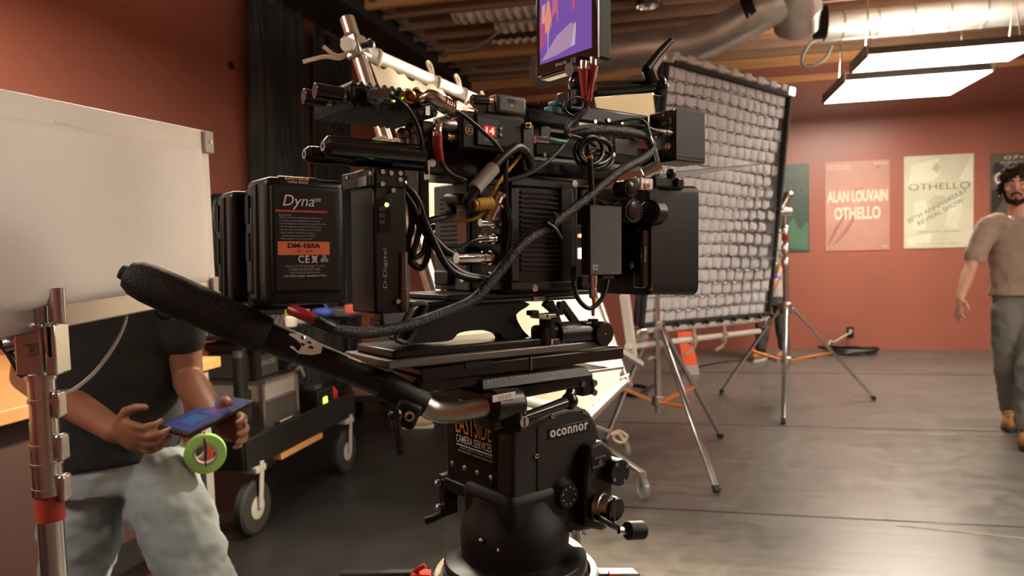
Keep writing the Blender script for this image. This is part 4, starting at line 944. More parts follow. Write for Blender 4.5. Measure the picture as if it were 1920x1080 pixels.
hL, hR = at(1432, 560, D), at(1462, 560, D); knL, anL = at(1430, 610, D), at(1427, 652, D); knR, anR = at(1466, 608, D), at(1471, 650, D)
limb(g, [(hL, .07), (knL, .05), (anL, .035)]); limb(g, [(hR, .07), (knR, .05), (anR, .035)])
organic(g, 'body', M_sk3, t, .007, 4); hair(t, hc, f, s, ZZ, M_hair); face(t, hc, f, s, ZZ, M_hair, False)
g = G(); loft(g, [(at(1446, 556, D), s, f, .17, .13), (ws, s, f, .165, .12), (ch, s, f, .185, .125), (at(1437, 430, D), s, f, .15, .1), (nk, s, f, .07, .07)])
limb(g, [(shL, .07), (shL.lerp(elL, .75), .062)]); limb(g, [(shR, .07), (shR.lerp(elR, .75), .062)])
organic(g, 'shirt', mat('grey_shirt', (.28, .26, .22), .9, var=.1), t, .009, 5, .014, .09)
g = G(); loft(g, [(at(1446, 572, D), s, f, .16, .12), (at(1446, 552, D), s, f, .165, .12)])
limb(g, [(hL, .092), (knL, .08), (anL, .065)]); limb(g, [(hR, .092), (knR, .08), (anR, .065)])
organic(g, 'trousers', mat('dark_trousers', (.035, .034, .036), .85, var=.15), t, .009, 5, .02, .08)
for q in (anL, anR): shoe(t, V((q.x, q.y, 0))-f*.05, V((q.x, q.y, 0))+f*.1, mat('brown_shoe', (.2, .085, .03), .6), M_lgrey, .048)
g = G(); g.ring(wrL.lerp(elL, .12), wrL-elL, .036, .026, .03, 18); t2 = solo(g, 'wrist_watch', mat('blue_watch', (.05, .12, .45), .3), 'blue wrist watch on the arm beside the chrome stand', 'watch')
g = G(); q = wrL.lerp(elL, .12)-f*0+(EYE-wrL).normalized()*.036; 

# ---------------------------------------------------------------- man with tablet at the left
D = 2.05
t = thing('person', 'man in black t-shirt and pale jeans holding a tablet behind the light panel', 'person')
f = (EYE-at(215, 650, D)); f.z = 0; f.normalize(); f = (f*.92+R0*.35).normalized(); s = f.cross(ZZ); s = s if s.dot(R0) > 0 else -s
hc = at(225, 330, D); nk = at(222, 410, D); ch = at(218, 560, D); ws = at(215, 740, D); hp = at(228, 850, D)
shL, elL, wrL = at(98, 500, D), at(52, 705, D+.02), at(216, 808, D-.28); shR, elR, wrR = at(325, 505, D), at(352, 712, D+.03), at(400, 780, D-.22)
g = G(); head(t, g, hc, f, s, ZZ, M_sk2, M_hair); limb(g, [(hc-ZZ*.06, .055), (nk, .06), (at(220, 470, D), .08)])
loft(g, [(hp, s, f, .13, .1), (ws, s, f, .13, .1), (ch, s, f, .15, .1), (at(220, 460, D), s, f, .08, .07)])
limb(g, [(shL, .058), (elL, .044), (elL.lerp(wrL, .35), .047), (wrL, .03)])
limb(g, [(shR, .058), (shR.lerp(elR, .6), .05), (elR, .042), (elR.lerp(wrR, .35), .043), (wrR, .029)])
tb0, tb1 = at(322, 812, D-.33), at(448, 748, D-.20)
hand(g, wrL, at(300, 832, D-.36)-wrL, ZZ*.9-FH*.3, FH*.6+ZZ*.6, .85, .0, 1.05); hand(g, wrR, at(425, 792, D-.25)-wrR, ZZ, -R0-FH*.3, .7, .03, 1.05)
hL, hR = at(165, 880, D), at(292, 880, D); knL, anL = at(135, 1130, D-.06), at(95, 1400, D+.15); knR, anR = at(378, 1110, D-.14), at(420, 1395, D-.05)
limb(g, [(hL, .08), (knL, .055), (anL, .04)]); limb(g, [(hR, .08), (knR, .055), (anR, .04)])
organic(g, 'body', M_sk2, t, .005, 4); hair(t, hc, f, s, ZZ, M_hair); face(t, hc, f, s, ZZ, M_hair)
g = G(); loft(g, [(at(222, 855, D), s, f, .178, .135), (at(219, 800, D), s, f, .172, .13), (ws, s, f, .168, .125), (at(216, 650, D), s, f, .178, .13), (ch, s, f, .19, .132), (at(220, 480, D), s, f, .17, .11), (at(221, 440, D), s, f, .085, .075)])
limb(g, [(shL, .075), (shL.lerp(elL, .62), .066)]); limb(g, [(at(300, 490, D), .075), (shR, .078), (shR.lerp(elR, .6), .064)])
organic(g, 't_shirt', M_btee, t, .008, 6, .014, .1)
g = G(); loft(g, [(at(228, 905, D), s, f, .172, .125), (at(228, 865, D), s, f, .176, .125), (at(226, 830, D), s, f, .168, .12)])
limb(g, [(hL+V((0, 0, -.02)), .108), (hL.lerp(knL, .5), .1), (knL, .085), (anL, .07)]); limb(g, [(hR+V((0, 0, -.02)), .108), (hR.lerp(knR, .5), .1), (knR, .085), (anR, .07)])
organic(g, 'jeans', M_jean, t, .008, 4, .034, .075)
for q in (anL, anR): shoe(t, V((q.x, q.y, 0))-f*.05, V((q.x, q.y, 0))+f*.1, M_char, M_white, .05)
# tablet
t2 = thing('tablet', 'tablet with bluish screen held in the man\'s hands', 'tablet')
tu = (tb1-tb0); tl = tu.length; tu.normalize(); tn = (ZZ*1.0-FH*.10-R0*.1); tn = (tn-tu*tn.dot(tu)).normalized(); tv = tn.cross(tu); tc_ = (tb0+tb1)/2
g = G(); g.obox(tc_, tu*tl/2, tv*.075, tn*.005); part(g, 'case', M_blkm, t2, .004)
g = G(); g.obox(tc_+tn*.0055, tu*(tl/2-.012), tv*.065, tn*.0006); sc = part(g, 'screen', mat('tablet_screen', (.03, .04, .12), .25, emit=(.10, .12, .4), estr=.1), t2)
for (a, b, c_, d_, e_) in ((-.6, -.5, -.1, .5, (.1, .3, .6)), (0, -.6, .5, .3, (.3, .2, .6)), (.2, .4, .8, .8, (.12, .2, .45))):
    g = G(); g.obox(tc_+tn*.0065+tu*(tl/2*(a+c_)/2)+tv*.065*(b+d_)/2, tu*tl/2*(c_-a)/2*.9, tv*.065*(d_-b)/2*.9, tn*.0003); part(g, 'window_tile', mat('tile%.1f' % a, tuple(q*.25 for q in e_), .3, emit=e_, estr=.07), sc)
# tape rolls at his hip
for (px, py, dd, m_, lab, tilt) in ((385, 850, D-.02, mat('green_tape', (.32, .62, .16), .6), 'bright green tape roll hanging at the man\'s hip', .35), (364, 842, D+.05, mat('red_tape', (.5, .05, .04), .6), 'red tape roll behind the green one at the man\'s hip', .35)):
    t2 = thing('tape_roll', lab, 'tape', 'tape rolls on the belt'); c = at(px, py, dd); ax = (-FH+R0*tilt).normalized()
    g = G(); g.ring(c, ax, .054, .030, .026, 32); part(g, 'tape', m_, t2, .002)
    g = G(); g.ring(c, ax, .031, .026, .028, 32); part(g, 'core', M_lgrey, t2)
    g = G(); g.tube([c+ZZ*.06-ax*.0, c+ZZ*.03+ax*.018, c-ZZ*.028+ax*.016, c-ZZ*.028-ax*.016, c+ZZ*.03-ax*.018, c+ZZ*.1-R0*.03], .002, 6, 4); part(g, 'cord', M_cable, t2)
# ================================================================ cinema camera rig
class Fr:
    def __init__(s, yawd, tilt, dist):
        a = math.radians(yawd); b = math.radians(tilt)
        x = R0*math.cos(a)+FH*math.sin(a); s.Y = -R0*math.sin(a)+FH*math.cos(a); s.X = x*math.cos(b)-ZZ*math.sin(b); s.Z = s.X.cross(s.Y)
        s.O = EYE+FH*dist; m = Matrix((s.X, s.Y, s.Z)).transposed().to_4x4(); m.translation = s.O; s.M = m; s.I = m.inverted()
        s.e = s.I @ EYE
    def d(s, px, py): return s.I.to_3x3() @ ray(px, py)
    def l(s, px, py, v): d = s.d(px, py); return s.e+d*((v-s.e.y)/d.y)
    def x(s, px, py, X): d = s.d(px, py); return s.e+d*((X-s.e.x)/d.x)
    def z(s, px, py, Z): d = s.d(px, py); return s.e+d*((Z-s.e.z)/d.z)
    def W(s, p): return s.M @ V(p)
    def G(s): return G(s.M)
    def rect(s, x0, y0, x1, y1, v):
        ym = (y0+y1)/2; xm = (x0+x1)/2
        return s.l(x0, ym, v).x, s.l(xm, y1, v).z, s.l(x1, ym, v).x, s.l(xm, y0, v).z
    def nb(s, x0, y0, x1, y1, v, dv, g=None):
        a, b, c, e = s.rect(x0, y0, x1, y1, v); g = g or s.G(); g.box((a, v, b), (c, v+dv, e)); return g
    def rrect(s, x0, y0, x1, y1, X):   # on the plane X=const (rear faces): returns v0(near),z0,v1,z1
        ym = (y0+y1)/2; xm = (x0+x1)/2
        return s.x(x1, ym, X).y, s.x(xm, y1, X).z, s.x(x0, ym, X).y, s.x(xm, y0, X).z
    def rb(s, x0, y0, x1, y1, X, dx, g=None):
        a, b, c, e = s.rrect(x0, y0, x1, y1, X); g = g or s.G(); g.box((X-dx, a, b), (X, c, e)); return g
    def text(s, st, x0, y0, x1, y1, v, m, parent, **k):
        a, b, c, e = s.rect(x0, y0, x1, y1, v)
        return text(st, 'lettering', m, parent, s.W((a, v, b)), s.X, s.Z, c-a, e-b, .0004, **k)
    def rtext(s, st, x0, y0, x1, y1, X, m, parent, **k):
        a, b, c, e = s.rrect(x0, y0, x1, y1, X)
        return text(st, 'lettering', m, parent, s.W((X, c, b)), -s.Y, s.Z, abs(c-a), e-b, .0004, **k)
    def cab(s, pts, r, n=8, sub=6):
        g = s.G(); g.tube([s.l(px, py, v) for px, py, v in pts], r, n, sub); return g
K = Fr(37, 1.65, .966)
H = Fr(38, 0, .966)

# ---------------------------------------------------------------- batteries
def make_battery(name, label, v0, dv, x0, y0, x1, y1, front):
    t = thing(name, label, 'battery', 'camera batteries')
    a, b, c, e = K.rect(x0, y0, x1, y1, v0); 
    g = K.G(); g.box((a, v0, b), (c, v0+dv, e)); part(g, 'shell', M_blk, t, .008, 4)
    g = K.G(); g.box((a-.0025, v0+dv*.42, b+.006), (c+.0025, v0+dv*.58, e-.006)); part(g, 'seam_band', M_char, t, .002)
    g = K.G(); g.box((a-.003, v0+dv*.62, b+.012), (a+.004, v0+dv*.92, e-.03)); part(g, 'side_grip', M_char, t, .003)
    for k in range(2):
        g = K.G(); zz = b+(e-b)*(.35+.3*k); g.box((a-.0045, v0+dv*.68, zz), (a-.002, v0+dv*.85, zz+.03)); part(g, 'lock_slot', M_blkm, t)
    return t, (a, b, c, e)
t, (ba, bb_, bc, be) = make_battery('camera_battery', 'black camera battery with orange label facing the viewer', 0.0, .064, 500, 334, 650, 572, True)
g = K.nb(510, 349, 640, 548, -.004, .006); part(g, 'raised_panel', M_blkm, t, .005, 3)
g = K.nb(516, 356, 632, 542, -.0046, .001); lb = part(g, 'label_panel', mat('label_black', (.014, .013, .013), .3), t, .0004)
v = -.0048
K.text('Dyna', 530, 366, 589, 393, v, M_ytext, lb, shear=.25); K.text('core', 588, 372, 601, 379, v, M_ytext, lb, shear=.3)
g = K.nb(517, 394.5, 614, 398, v-.0002, .0004); part(g, 'red_rule', M_redp, lb)
lines = [('CAUTION', 522, 546), ('\u2022 Please read the specification before use', 522, 603), ('\u2022 Use the recommended battery charger', 522, 600), ('\u2022 Keep the battery pack dry and away from fire', 522, 611), ('\u2022 Do not attempt to open the battery pack', 523, 603), ('\u2022 Do not short the battery pack terminals', 523, 602), ('\u2022 Never expose the battery pack to', 523, 590), ('  temperatures above 60\u00b0C (140\u00b0F)', 528, 591), ('\u2022 May explode if throw into fire!', 524, 585)]
for i, (s_, x0, x1) in enumerate(lines):
    y = 401+i*5.6; K.text(s_, x0, y, x1, y+4.4, v, M_gtext, lb)
g = K.nb(521, 453, 618, 478, v-.0002, .0004); part(g, 'orange_bar', M_orange, lb)
K.text('DM-155A', 540, 456, 601, 465, v-.0003, M_blkm, lb, bold=.035); K.text('14.8V', 554, 469, 566, 473, v-.0003, M_blkm, lb); K.text('155Wh', 573, 469, 587, 473, v-.0003, M_blkm, lb)
K.text('CE', 559, 479, 580, 493, v, M_ytext, lb, bold=.01, space=1.1)
# bin and recycling marks
def mark(pts, nm):
    g = K.G(); 
    for a, b in pts: g.bar(K.l(*a, v-.0002), K.l(*b, v-.0002), .0004, .0009, up=(0, 0, 1))
    part(g, nm, M_ytext, lb)
mark([((585, 479), (595, 493)), ((595, 479), (585, 493)), ((586, 481), (588, 491)), ((594, 481), (592, 491)), ((588, 491), (592, 491)), ((585, 481), (595, 481))], 'bin_mark')
for k in range(3):
    an = math.radians(90+120*k); c = (608+4.2*math.cos(an), 486-4.2*math.sin(an)); g = K.G(); g.cyl(K.l(*c, v), K.l(*c, v-.0005), .0022, n=12); part(g, 'recycle_mark', M_ytext, lb)
for s_, x0, x1, y, m_ in (('Dynacore Technology Co.,Ltd', 535, 608, 496.5, M_gtext), ('LITHIUM ION BATTERY PACK', 542, 601, 502.8, M_gtext), ('www.dynacore-battery.com', 544, 600, 508.8, M_gtext), ('Cells Made In Japan  Assemble In China', 532, 612, 515, M_ytext)): K.text(s_, x0, y, x1, y+5, v, m_, lb)
# sticker on the top edge
sx0, sx1 = K.l(524, 340, 0).x, K.l(596, 345, 0).x
g = K.G(); g.sheet(lambda u, q: (sx0+(sx1-sx0)*u, -.0015+.0085*(1-math.cos(q*1.57)), be-.0105+.012*math.sin(q*1.57)), 6, 8, .0005); st = part(g, 'sticker', mat('black_sticker', (.02, .018, .018), .2), t)
text('EASTSIDE', 'lettering', M_gold, st, K.W((sx0+.006, -.0005, be-.0035)), K.X, (K.Z*.8+K.Y*.6), sx1-sx0-.016, .004, .0012, bold=.02)
text('CAMERA SERVICES', 'lettering', M_ytext, st, K.W((sx0+.008, -.0016, be-.0068)), K.X, (K.Z*.95+K.Y*.3), sx1-sx0-.02, .0026, .0012)
t2, _r = make_battery('camera_battery', 'second black battery behind the labelled one at rig rear', .094, .05, 434, 360, 575, 568, False)
t = thing('battery_plate', 'black double battery mounting plate between the two batteries', 'battery plate')
g = K.G(); g.box((ba+.008, .0645, bb_-.004), (bc+.01, .0935, be-.006)); part(g, 'plate', M_blkm, t, .003)
g = K.G(); g.box((ba+.0, .066, bb_-.008), (bc+.0, .09, bb_-.0045)); part(g, 'bottom_lip', M_blk, t)

# ---------------------------------------------------------------- power distribution box
t = thing('power_box', 'black power distribution box with green light between battery and camera', 'box')
a, b, c, e = K.rect(702, 330, 764, 588, .0)
g = K.G(); g.box((a, 0, b), (c, .062, e)); part(g, 'casing', M_blk, t, .003)
g = K.nb(702, 314, 762, 352, -.003, .055); part(g, 'top_block', M_blkm, t, .003)
g = K.rb(646, 322, 702, 353, a-.004, .004); part(g, 'rear_bracket', M_char, t, .0015)
g = K.rb(672, 331, 688, 349, a-.0085, .0006); part(g, 'label_sticker', M_lgrey, t)
for q in ((653, 333), (696, 325)):
    p = K.x(*q, a-.008); g = K.G(); g.cyl(p, p+V((-.002, 0, 0)), .0022, n=10); part(g, 'screw', M_steel, t)
g = K.nb(709, 372, 733, 436, -.0012, .002); sw = part(g, 'meter_window', M_blkg, t, .0008)
p = K.l(725, 384, -.0015); g = K.G(); g.ell(p, .0024, 12, 8); part(g, 'status_led', M_ledg, sw)
for k in range(3): g = K.nb(711, 388+k*12, 722, 396+k*12, -.0018, .001); part(g, 'meter_icon', M_char, sw)
for q in ((717, 322), (717, 345), (733, 325), (750, 325), (750, 337), (737, 357), (746, 565)):
    p = K.l(*q, -.003); g = K.G(); g.cyl(p, p+V((0, -.0015, 0)), .0028, n=12); part(g, 'screw', M_steel, t)
q = K.l(727, 540, -.0003)
text('D\u00b7Digital', 'lettering', M_gtext, t, K.W(q), K.Z, -K.X, .045, .006, .0008)
g = K.nb(715, 585, 722, 618, .0, .02); g.box(tuple(K.l(714, 600, .0)), tuple(K.l(723, 612, .0)+V((0, .03, 0)))); part(g, 'lower_tab', M_blk, t, .002)
g = K.G(); p = K.l(757, 505, .0); g.lathe(p, (0, 0, -1), [(.005, -.02), (.005, .02), (.0058, .0205), (.0058, .025), (.005, .025), (.0062, .026), (.0062, .045), (.004, .05)], 16); part(g, 'plug', M_gun, t)

# ---------------------------------------------------------------- camera body
t = thing('cinema_camera', 'black digital cinema camera body with vented side and rear grille', 'camera')
a, b, c, e = K.rect(945, 333, 1086, 548, .012); Xc = a; vn = .012; dvb = .165
g = K.G(); g.box((a, vn, b), (c, vn+dvb, e)); part(g, 'body', M_blkm, t, .006, 3)
for r_ in ((958, 338, 1076, 352), (958, 528, 1076, 543), (958, 352, 974, 528), (1052, 352, 1076, 528)):
    g = K.nb(*r_, vn-.006, .007); part(g, 'side_frame', M_char, t, .002)
g = K.nb(972, 350, 1054, 530, vn-.001, .003); part(g, 'vent_recess', M_blk, t)
sl = K.nb(978, 440, 1048, 443.5, vn-.004, .004).mesh('vent_slat', M_char)
sl2 = K.nb(978, 440, 1048, 443.5, vn-.004, .004).mesh('vent_slat', M_blkm)
zstep = K.l(1010, 360, vn).z-K.l(1010, 369, vn).z
for i in range(17):
    dz = (K.l(1010, 362, vn).z-K.l(1010, 441.7, vn).z) - i*zstep
    piece('vent_slat', sl if 11 < i < 16 else sl2, t, Matrix.Translation(K.Z*dz))
# rear face
g = K.rb(820, 345, 884, 544, Xc, .006); rp_ = part(g, 'rear_panel', M_grey, t, .004, 3)
g = K.rb(859, 393, 876, 505, Xc-.006, .0012); part(g, 'red_strip', mat('dull_red', (.13, .028, .02), .5), rp_, .001)
sm = K.rb(826, 371, 856, 375.5, Xc-.006, .0006).mesh('vent_slot', M_blkm); zst = K.x(840, 371, Xc).z-K.x(840, 379.5, Xc).z
for i in range(11): piece('vent_slot', sm, rp_, Matrix.Translation(K.Z*(-i*zst)))
g = K.rb(905, 345, 944, 545, Xc, .004); pp = part(g, 'connector_panel', M_blk, t, .002)
def conn(q, ln, r, nm='connector', ribs=True, m=M_chrome, par=None):
    p = K.x(*q, Xc-.004); g = K.G(); g.lathe(p, (-1, 0, 0), [(r, 0), (r*1.15, .002), (r*1.15, .006), (r*.8, .0065), (r*.8, .009), (r, .0095), (r, .017), (r*.85, .018), (r*.85, ln)], 18)
    return part(g, nm, m, par or pp)
for q in ((931, 418), (931, 448)): conn(q, .026, .0062)
conn((925, 483), .058, .0085, 'lemo_plug'); conn((925, 520), .05, .0065, 'lemo_plug')
g = K.G(); p = K.x(862, 478, Xc-.03); g.cyl(p, p+V((.03, 0, 0)), .0145, .0125, n=18); part(g, 'rubber_boot', M_blkm, t, .004)
g = K.rb(826, 507, 852, 535, Xc-.0062, .012); part(g, 'rear_port', M_char, t, .003)
# top and underside plates
g = K.nb(800, 286, 1000, 334, .04, .09); part(g, 'top_rail', M_blk, t, .003)
g = K.nb(930, 302, 1160, 332, .02, .12); part(g, 'top_plate', M_blkm, t, .004)
g = K.nb(840, 548, 1118, 558, .02, .13); part(g, 'bottom_plate', M_blk, t, .002)
for q in ((808, 306), (1000, 540), (1075, 345)):
    p = K.l(*q, .036 if q[0] < 900 else .01); g = K.G(); g.cyl(p, p+V((0, -.004, 0)), .005, n=14); part(g, 'bolt', M_steel, t)
g = K.nb(1086, 350, 1112, 545, .03, .13); part(g, 'lens_mount', M_blk, t, .006)
g = K.nb(803, 308, 806, 336, .02, .01); part(g, 'key_tool', M_steel, t)
g = K.nb(785, 305, 806, 420, .045, .03); part(g, 'rear_bracket', M_blk, t, .003)

# ---------------------------------------------------------------- rods at the rear
for (q, q2, vv, lab) in (((571, 289), 792, .03, 'lower slim black support rod pointing back above the battery'), ((606, 274), 792, -.008, 'upper thick black support rod with printed marks above the battery')):
    t = thing('support_rod', lab, 'rod', 'rear support rods'); p = K.l(*q, vv); x1 = K.l(q2, 300, vv).x
    q_ = 1.25 if vv < 0 else 1.0; g = K.G(); g.lathe(p, (1, 0, 0), [(.0055, 0), (.0092*q_, .005), (.0092*q_, .007), (.0095*q_, .0075), (.0095*q_, x1-p.x)], 24); part(g, 'rod_tube', M_blkg, t)
    g = K.G(); g.ring(p+V((-.0003, 0, 0)), (1, 0, 0), .0052, .0034, .001, 20); part(g, 'end_ring', M_steel, t)
    g = K.G(); g.cyl(p+V((-.0003, 0, 0)), p+V((.0008, 0, 0)), .0034, n=16); part(g, 'end_hole', M_blkm, t)
    if vv < 0: text('BUILT 60', 'lettering', M_ytext, t, K.W(p+V((.012, -.002, .0119))), K.X, K.Y, .035, .0028, .0003)

# ---------------------------------------------------------------- wireless transmitter
t = thing('video_transmitter', 'black finned wireless video transmitter with antennas atop the rig', 'transmitter')
a, b, c, e = K.rect(657, 158, 822, 214, .0); dvt = .105
g = K.G(); g.box((a, 0, b+.008), (c, dvt, e-.006)); part(g, 'casing', M_blkm, t, .003)
n = 12; fw = (c-a)/n
fin = G(K.M).prism([(a+fw*.1, .0, e-.0065), (a+fw*.35, .0, e-.0025), (a+fw*.65, .0, e-.0025), (a+fw*.9, 0, e-.0065)], (0, dvt, 0)).mesh('heat_fin', M_blkm)
fin2 = G(K.M).prism([(a+fw*.02, .0, b+.009), (a+fw*.35, .0, b+.003), (a+fw*.65, .0, b+.003), (a+fw*.98, 0, b+.009)], (0, dvt, 0)).mesh('heat_fin', M_blkm)
for i in range(n):
    piece('heat_fin', fin, t, Matrix.Translation(K.X*(i*fw))); piece('heat_fin', fin2, t, Matrix.Translation(K.X*(i*fw)))
for i in range(6): g = K.nb(668+i*3, 165, 669.4+i*3, 186, -.0006, .001); part(g, 'vent_slit', M_blkg, t)
def acyl(q, vv, d, prof, nm, m, par, n=18):
    p = K.l(*q, vv); g = K.G(); g.lathe(p, d, prof, n); return part(g, nm, m, par)
# antennas
for (q0, q1, vv, r) in (((590, 170), (641, 178), .012, .0088), ((569, 180), (610, 187), .05, .0088)):
    p, p2 = K.l(*q0, vv), K.l(*q1, vv); g = K.G(); g.cyl(p, p2, r, n=16); an_ = part(g, 'antenna', M_blkg, t, .001)
    p3 = p2+(p2-p).normalized()*.012; g = K.G(); g.cyl(p2, p3, r*.75, n=14); part(g, 'antenna_nut', M_brass, an_)
pl = acyl((697, 183), .0, (0, -1, 0), [(.008, 0), (.008, .006), (.0092, .0065), (.0092, .012), (.0075, .0125), (.0075, .02), (.0045, .022)], 'power_plug', M_gun, t)
g = K.G(); p = K.l(708, 178, -.016); g.lathe(p, (1, -.2, .1), [(.0065, -.008), (.0075, 0), (.0075, .014), (.005, .017)], 16); part(g, 'plug_elbow', M_gun, pl)
for q in ((733, 187), (739, 189)):
    p = K.l(*q, -.001); g = K.G(); g.ell(p, .0013, 8, 6); part(g, 'status_led', M_ledg, t)
for q in ((757, 184), (771, 181)):
    acyl(q, .0, (0, -1, 0), [(.0085, 0), (.0085, .004), (.007, .0045), (.007, .009), (.0085, .0095), (.0085, .014), (.006, .0145), (.006, .006)], 'bnc_socket', M_brass, t)
acyl((790, 187), .0, (0, -1, 0), [(.0085, 0), (.0085, .006), (.007, .0065), (.007, .012), (.009, .0125), (.009, .02)], 'bnc_socket', M_brass, t)
g = K.G(); g.tube([K.l(796, 186, -.02), K.l(810, 182, -.03), K.l(825, 192, -.032), K.l(848, 205, -.032)], .0085, 16, 5); part(g, 'bnc_elbow', M_chrome, t)
for k in range(5):
    p = K.l(830+k*4, 195+k*2.4, -.032); g = K.G(); g.lathe(p, K.l(848, 205, -.032)-K.l(825, 192, -.032), [(.0095, -.0012), (.0102, 0), (.0095, .0012)], 16); part(g, 'knurl_ring', M_chrome, t)
g = K.nb(798, 195, 806, 216, -.001, .002); part(g, 'silver_strip', M_steel, t)
K.text('SDI IN', 689, 160, 704, 164, -.0006, M_gtext, t)

# ---------------------------------------------------------------- lens control receiver with red digits
t = thing('lens_receiver', 'black lens control receiver box with red glowing digits', 'receiver')
vr = .0
a, b, c, e = K.rect(866, 213, 984, 284, vr)
g = K.G(); g.box((a, vr, b), (c, vr+.07, e)); part(g, 'casing', M_blkm, t, .003)
g = K.nb(893, 216, 978, 276, vr-.003, .004); pf = part(g, 'face_panel', M_blkm, t, .002)
g = K.nb(896, 222, 936, 272, vr-.0036, .001); part(g, 'display_window', M_char, pf)
K.text('14', 911, 239, 927, 252, vr-.0042, M_ledr, pf, bold=.03)
g = K.nb(907, 236, 930, 255, vr-.0039, .0004); part(g, 'display_glow', mat('display_red', (.1, .003, .003), .3, emit=(1, .02, .02), estr=.12), pf)
K.text('LR2', 874, 239, 886, 248, vr-.0004, M_gold, t)
p = K.l(880, 243.5, vr-.0004); g = K.G(); g.ring(p, (0, 1, 0), .0062, .0055, .0004, 20); part(g, 'logo_ring', M_gold, t)
g = K.nb(934, 234, 944, 259, vr-.0038, .001); bt = part(g, 'button_pad', M_blkm, pf, .0005)
for yy in (241, 253): p = K.l(938.5, yy, vr-.0042); g = K.G(); g.cyl(p, p+V((0, -.001, 0)), .0019, n=12); part(g, 'button', M_gun, bt)
K.text('CMOTION', 908, 261, 932, 265, vr-.0042, M_gtext, pf)
g = K.rb(838, 222, 866, 285, a, .003); part(g, 'rear_panel', M_blk, t, .002)
for q in ((852, 238), (852, 258)):
    p = K.x(*q, a-.003); g = K.G(); g.lathe(p, (-1, 0, 0), [(.0065, 0), (.0065, .006), (.0055, .0065), (.0055, .012)], 16); part(g, 'lemo_socket', M_brass, t)
g = K.G(); g.tube([K.x(850, 235, a-.012), K.x(835, 234, a-.025), K.x(822, 232, a-.034)], .0072, 14, 4); part(g, 'lemo_plug', M_gun, t)
g = K.G(); g.tube([K.x(822, 231, a-.034), K.l(820, 240, -.02), K.l(820, 258, -.02)], .0058, 14, 4); part(g, 'plug_elbow', M_chrome, t)
g = K.G(); g.tube([K.l(820, 256, -.02), K.l(821, 275, -.02), K.l(825, 300, -.018)], [.0064, .0048], 14, 4); part(g, 'red_boot', M_redb, t)
for q in ((757, 252), (772, 243), (781, 245)):
    p = K.l(*q, .02); g = K.G(); g.lathe(p, (-.8, -.5, .1), [(.007, 0), (.007, .005), (.0055, .006)], 16); g.cyl(p, p+V((.005, .004, -.03)), .0052, n=14); part(g, 'thumb_screw', M_gun, t)
g = K.nb(790, 228, 845, 282, .03, .03); part(g, 'side_block', M_blk, t, .003)
K.text('5.8G', 818, 261, 826, 267, -.0, M_gtext, t)
# small device on top
t = thing('wireless_module', 'small charcoal wireless module with rounded corners atop lens receiver', 'module')
g = K.nb(932, 178, 988, 215, .0, .035); part(g, 'casing', M_grey, t, .005, 4)
g = K.nb(954, 186, 966, 192, -.0006, .001); part(g, 'window', M_blkg, t)
g = K.nb(958, 196, 962, 200, -.0004, .001); part(g, 'mark', M_gun, t)
p, p2 = K.l(884, 186, .0), K.l(914, 188, .0); g = K.G(); g.cyl(p, p2, .0062, n=16); an_ = part(g, 'antenna', M_blkg, t, .002)
g = K.G(); g.cyl(p2, p2+V((.006, 0, 0)), .005, n=14); part(g, 'antenna_nut', M_brass, an_)
g = K.nb(912, 186, 934, 214, .004, .03); part(g, 'antenna_base', M_blkm, t, .003)
g = K.G(); g.tube([K.l(872, 204, .0), K.l(880, 202, .0), K.l(896, 208, .0)], .0012, 6, 4); part(g, 'yellow_wire', M_yel, t)
g = K.G(); g.tube([K.l(868, 200, .0), K.l(874, 204, .0), K.l(880, 196, .0)], .002, 6, 4); part(g, 'red_wire', M_ledr, t)
# bracket with brass fitting
t = thing('upright_bracket', 'black upright bracket with brass eyelet beside lens receiver', 'bracket')
g = K.nb(979, 232, 1003, 322, -.004, .02); part(g, 'plate', M_blk, t, .003)
g = K.nb(986, 229, 997, 240, -.008, .005); part(g, 'brass_block', M_brass, t, .001)
p = K.l(991.5, 234.5, -.0082); g = K.G(); g.cyl(p, p+V((0, -.001, 0)), .0026, n=14); part(g, 'eyelet', M_blkg, t)
# ---------------------------------------------------------------- top handle
t = thing('top_handle', 'long black top handle bar running over the camera body', 'handle')
g = K.nb(985, 207, 1090, 240, .05, .035); part(g, 'grip_bar', M_blkm, t, .008, 3)
g = K.nb(1075, 205, 1218, 236, .05, .035); part(g, 'front_bar', M_blk, t, .004)
g = K.nb(1003, 268, 1240, 304, .035, .05); part(g, 'rail', M_blkm, t, .003)
for xx in (1012, 1095, 1170): g = K.nb(xx, 235, xx+22, 270, .05, .03); part(g, 'post', M_blk, t, .003)
for q in ((1115, 228), (1140, 226), (1165, 230), (1020, 290), (1085, 290), (1150, 290)):
    p = K.l(*q, .049 if q[1] < 250 else .034); g = K.G(); g.cyl(p, p+V((0, -.002, 0)), .003, n=12); part(g, 'bolt', M_steel, t)
g = K.nb(1104, 262, 1146, 290, .033, .002); part(g, 'grey_insert', M_grey, t); g = K.nb(1154, 262, 1195, 290, .033, .002); part(g, 'grey_insert', M_grey, t)
t = thing('clip', 'teal plastic clip standing on the handle left of red boots', 'clip')
M_teal = mat('teal', (.02, .16, .22), .45)
g = K.nb(1036, 199, 1062, 214, .05, .02); part(g, 'clip_base', M_teal, t, .002); g = K.nb(1043, 188, 1064, 199, .05, .02); part(g, 'clip_top', M_teal, t, .003)

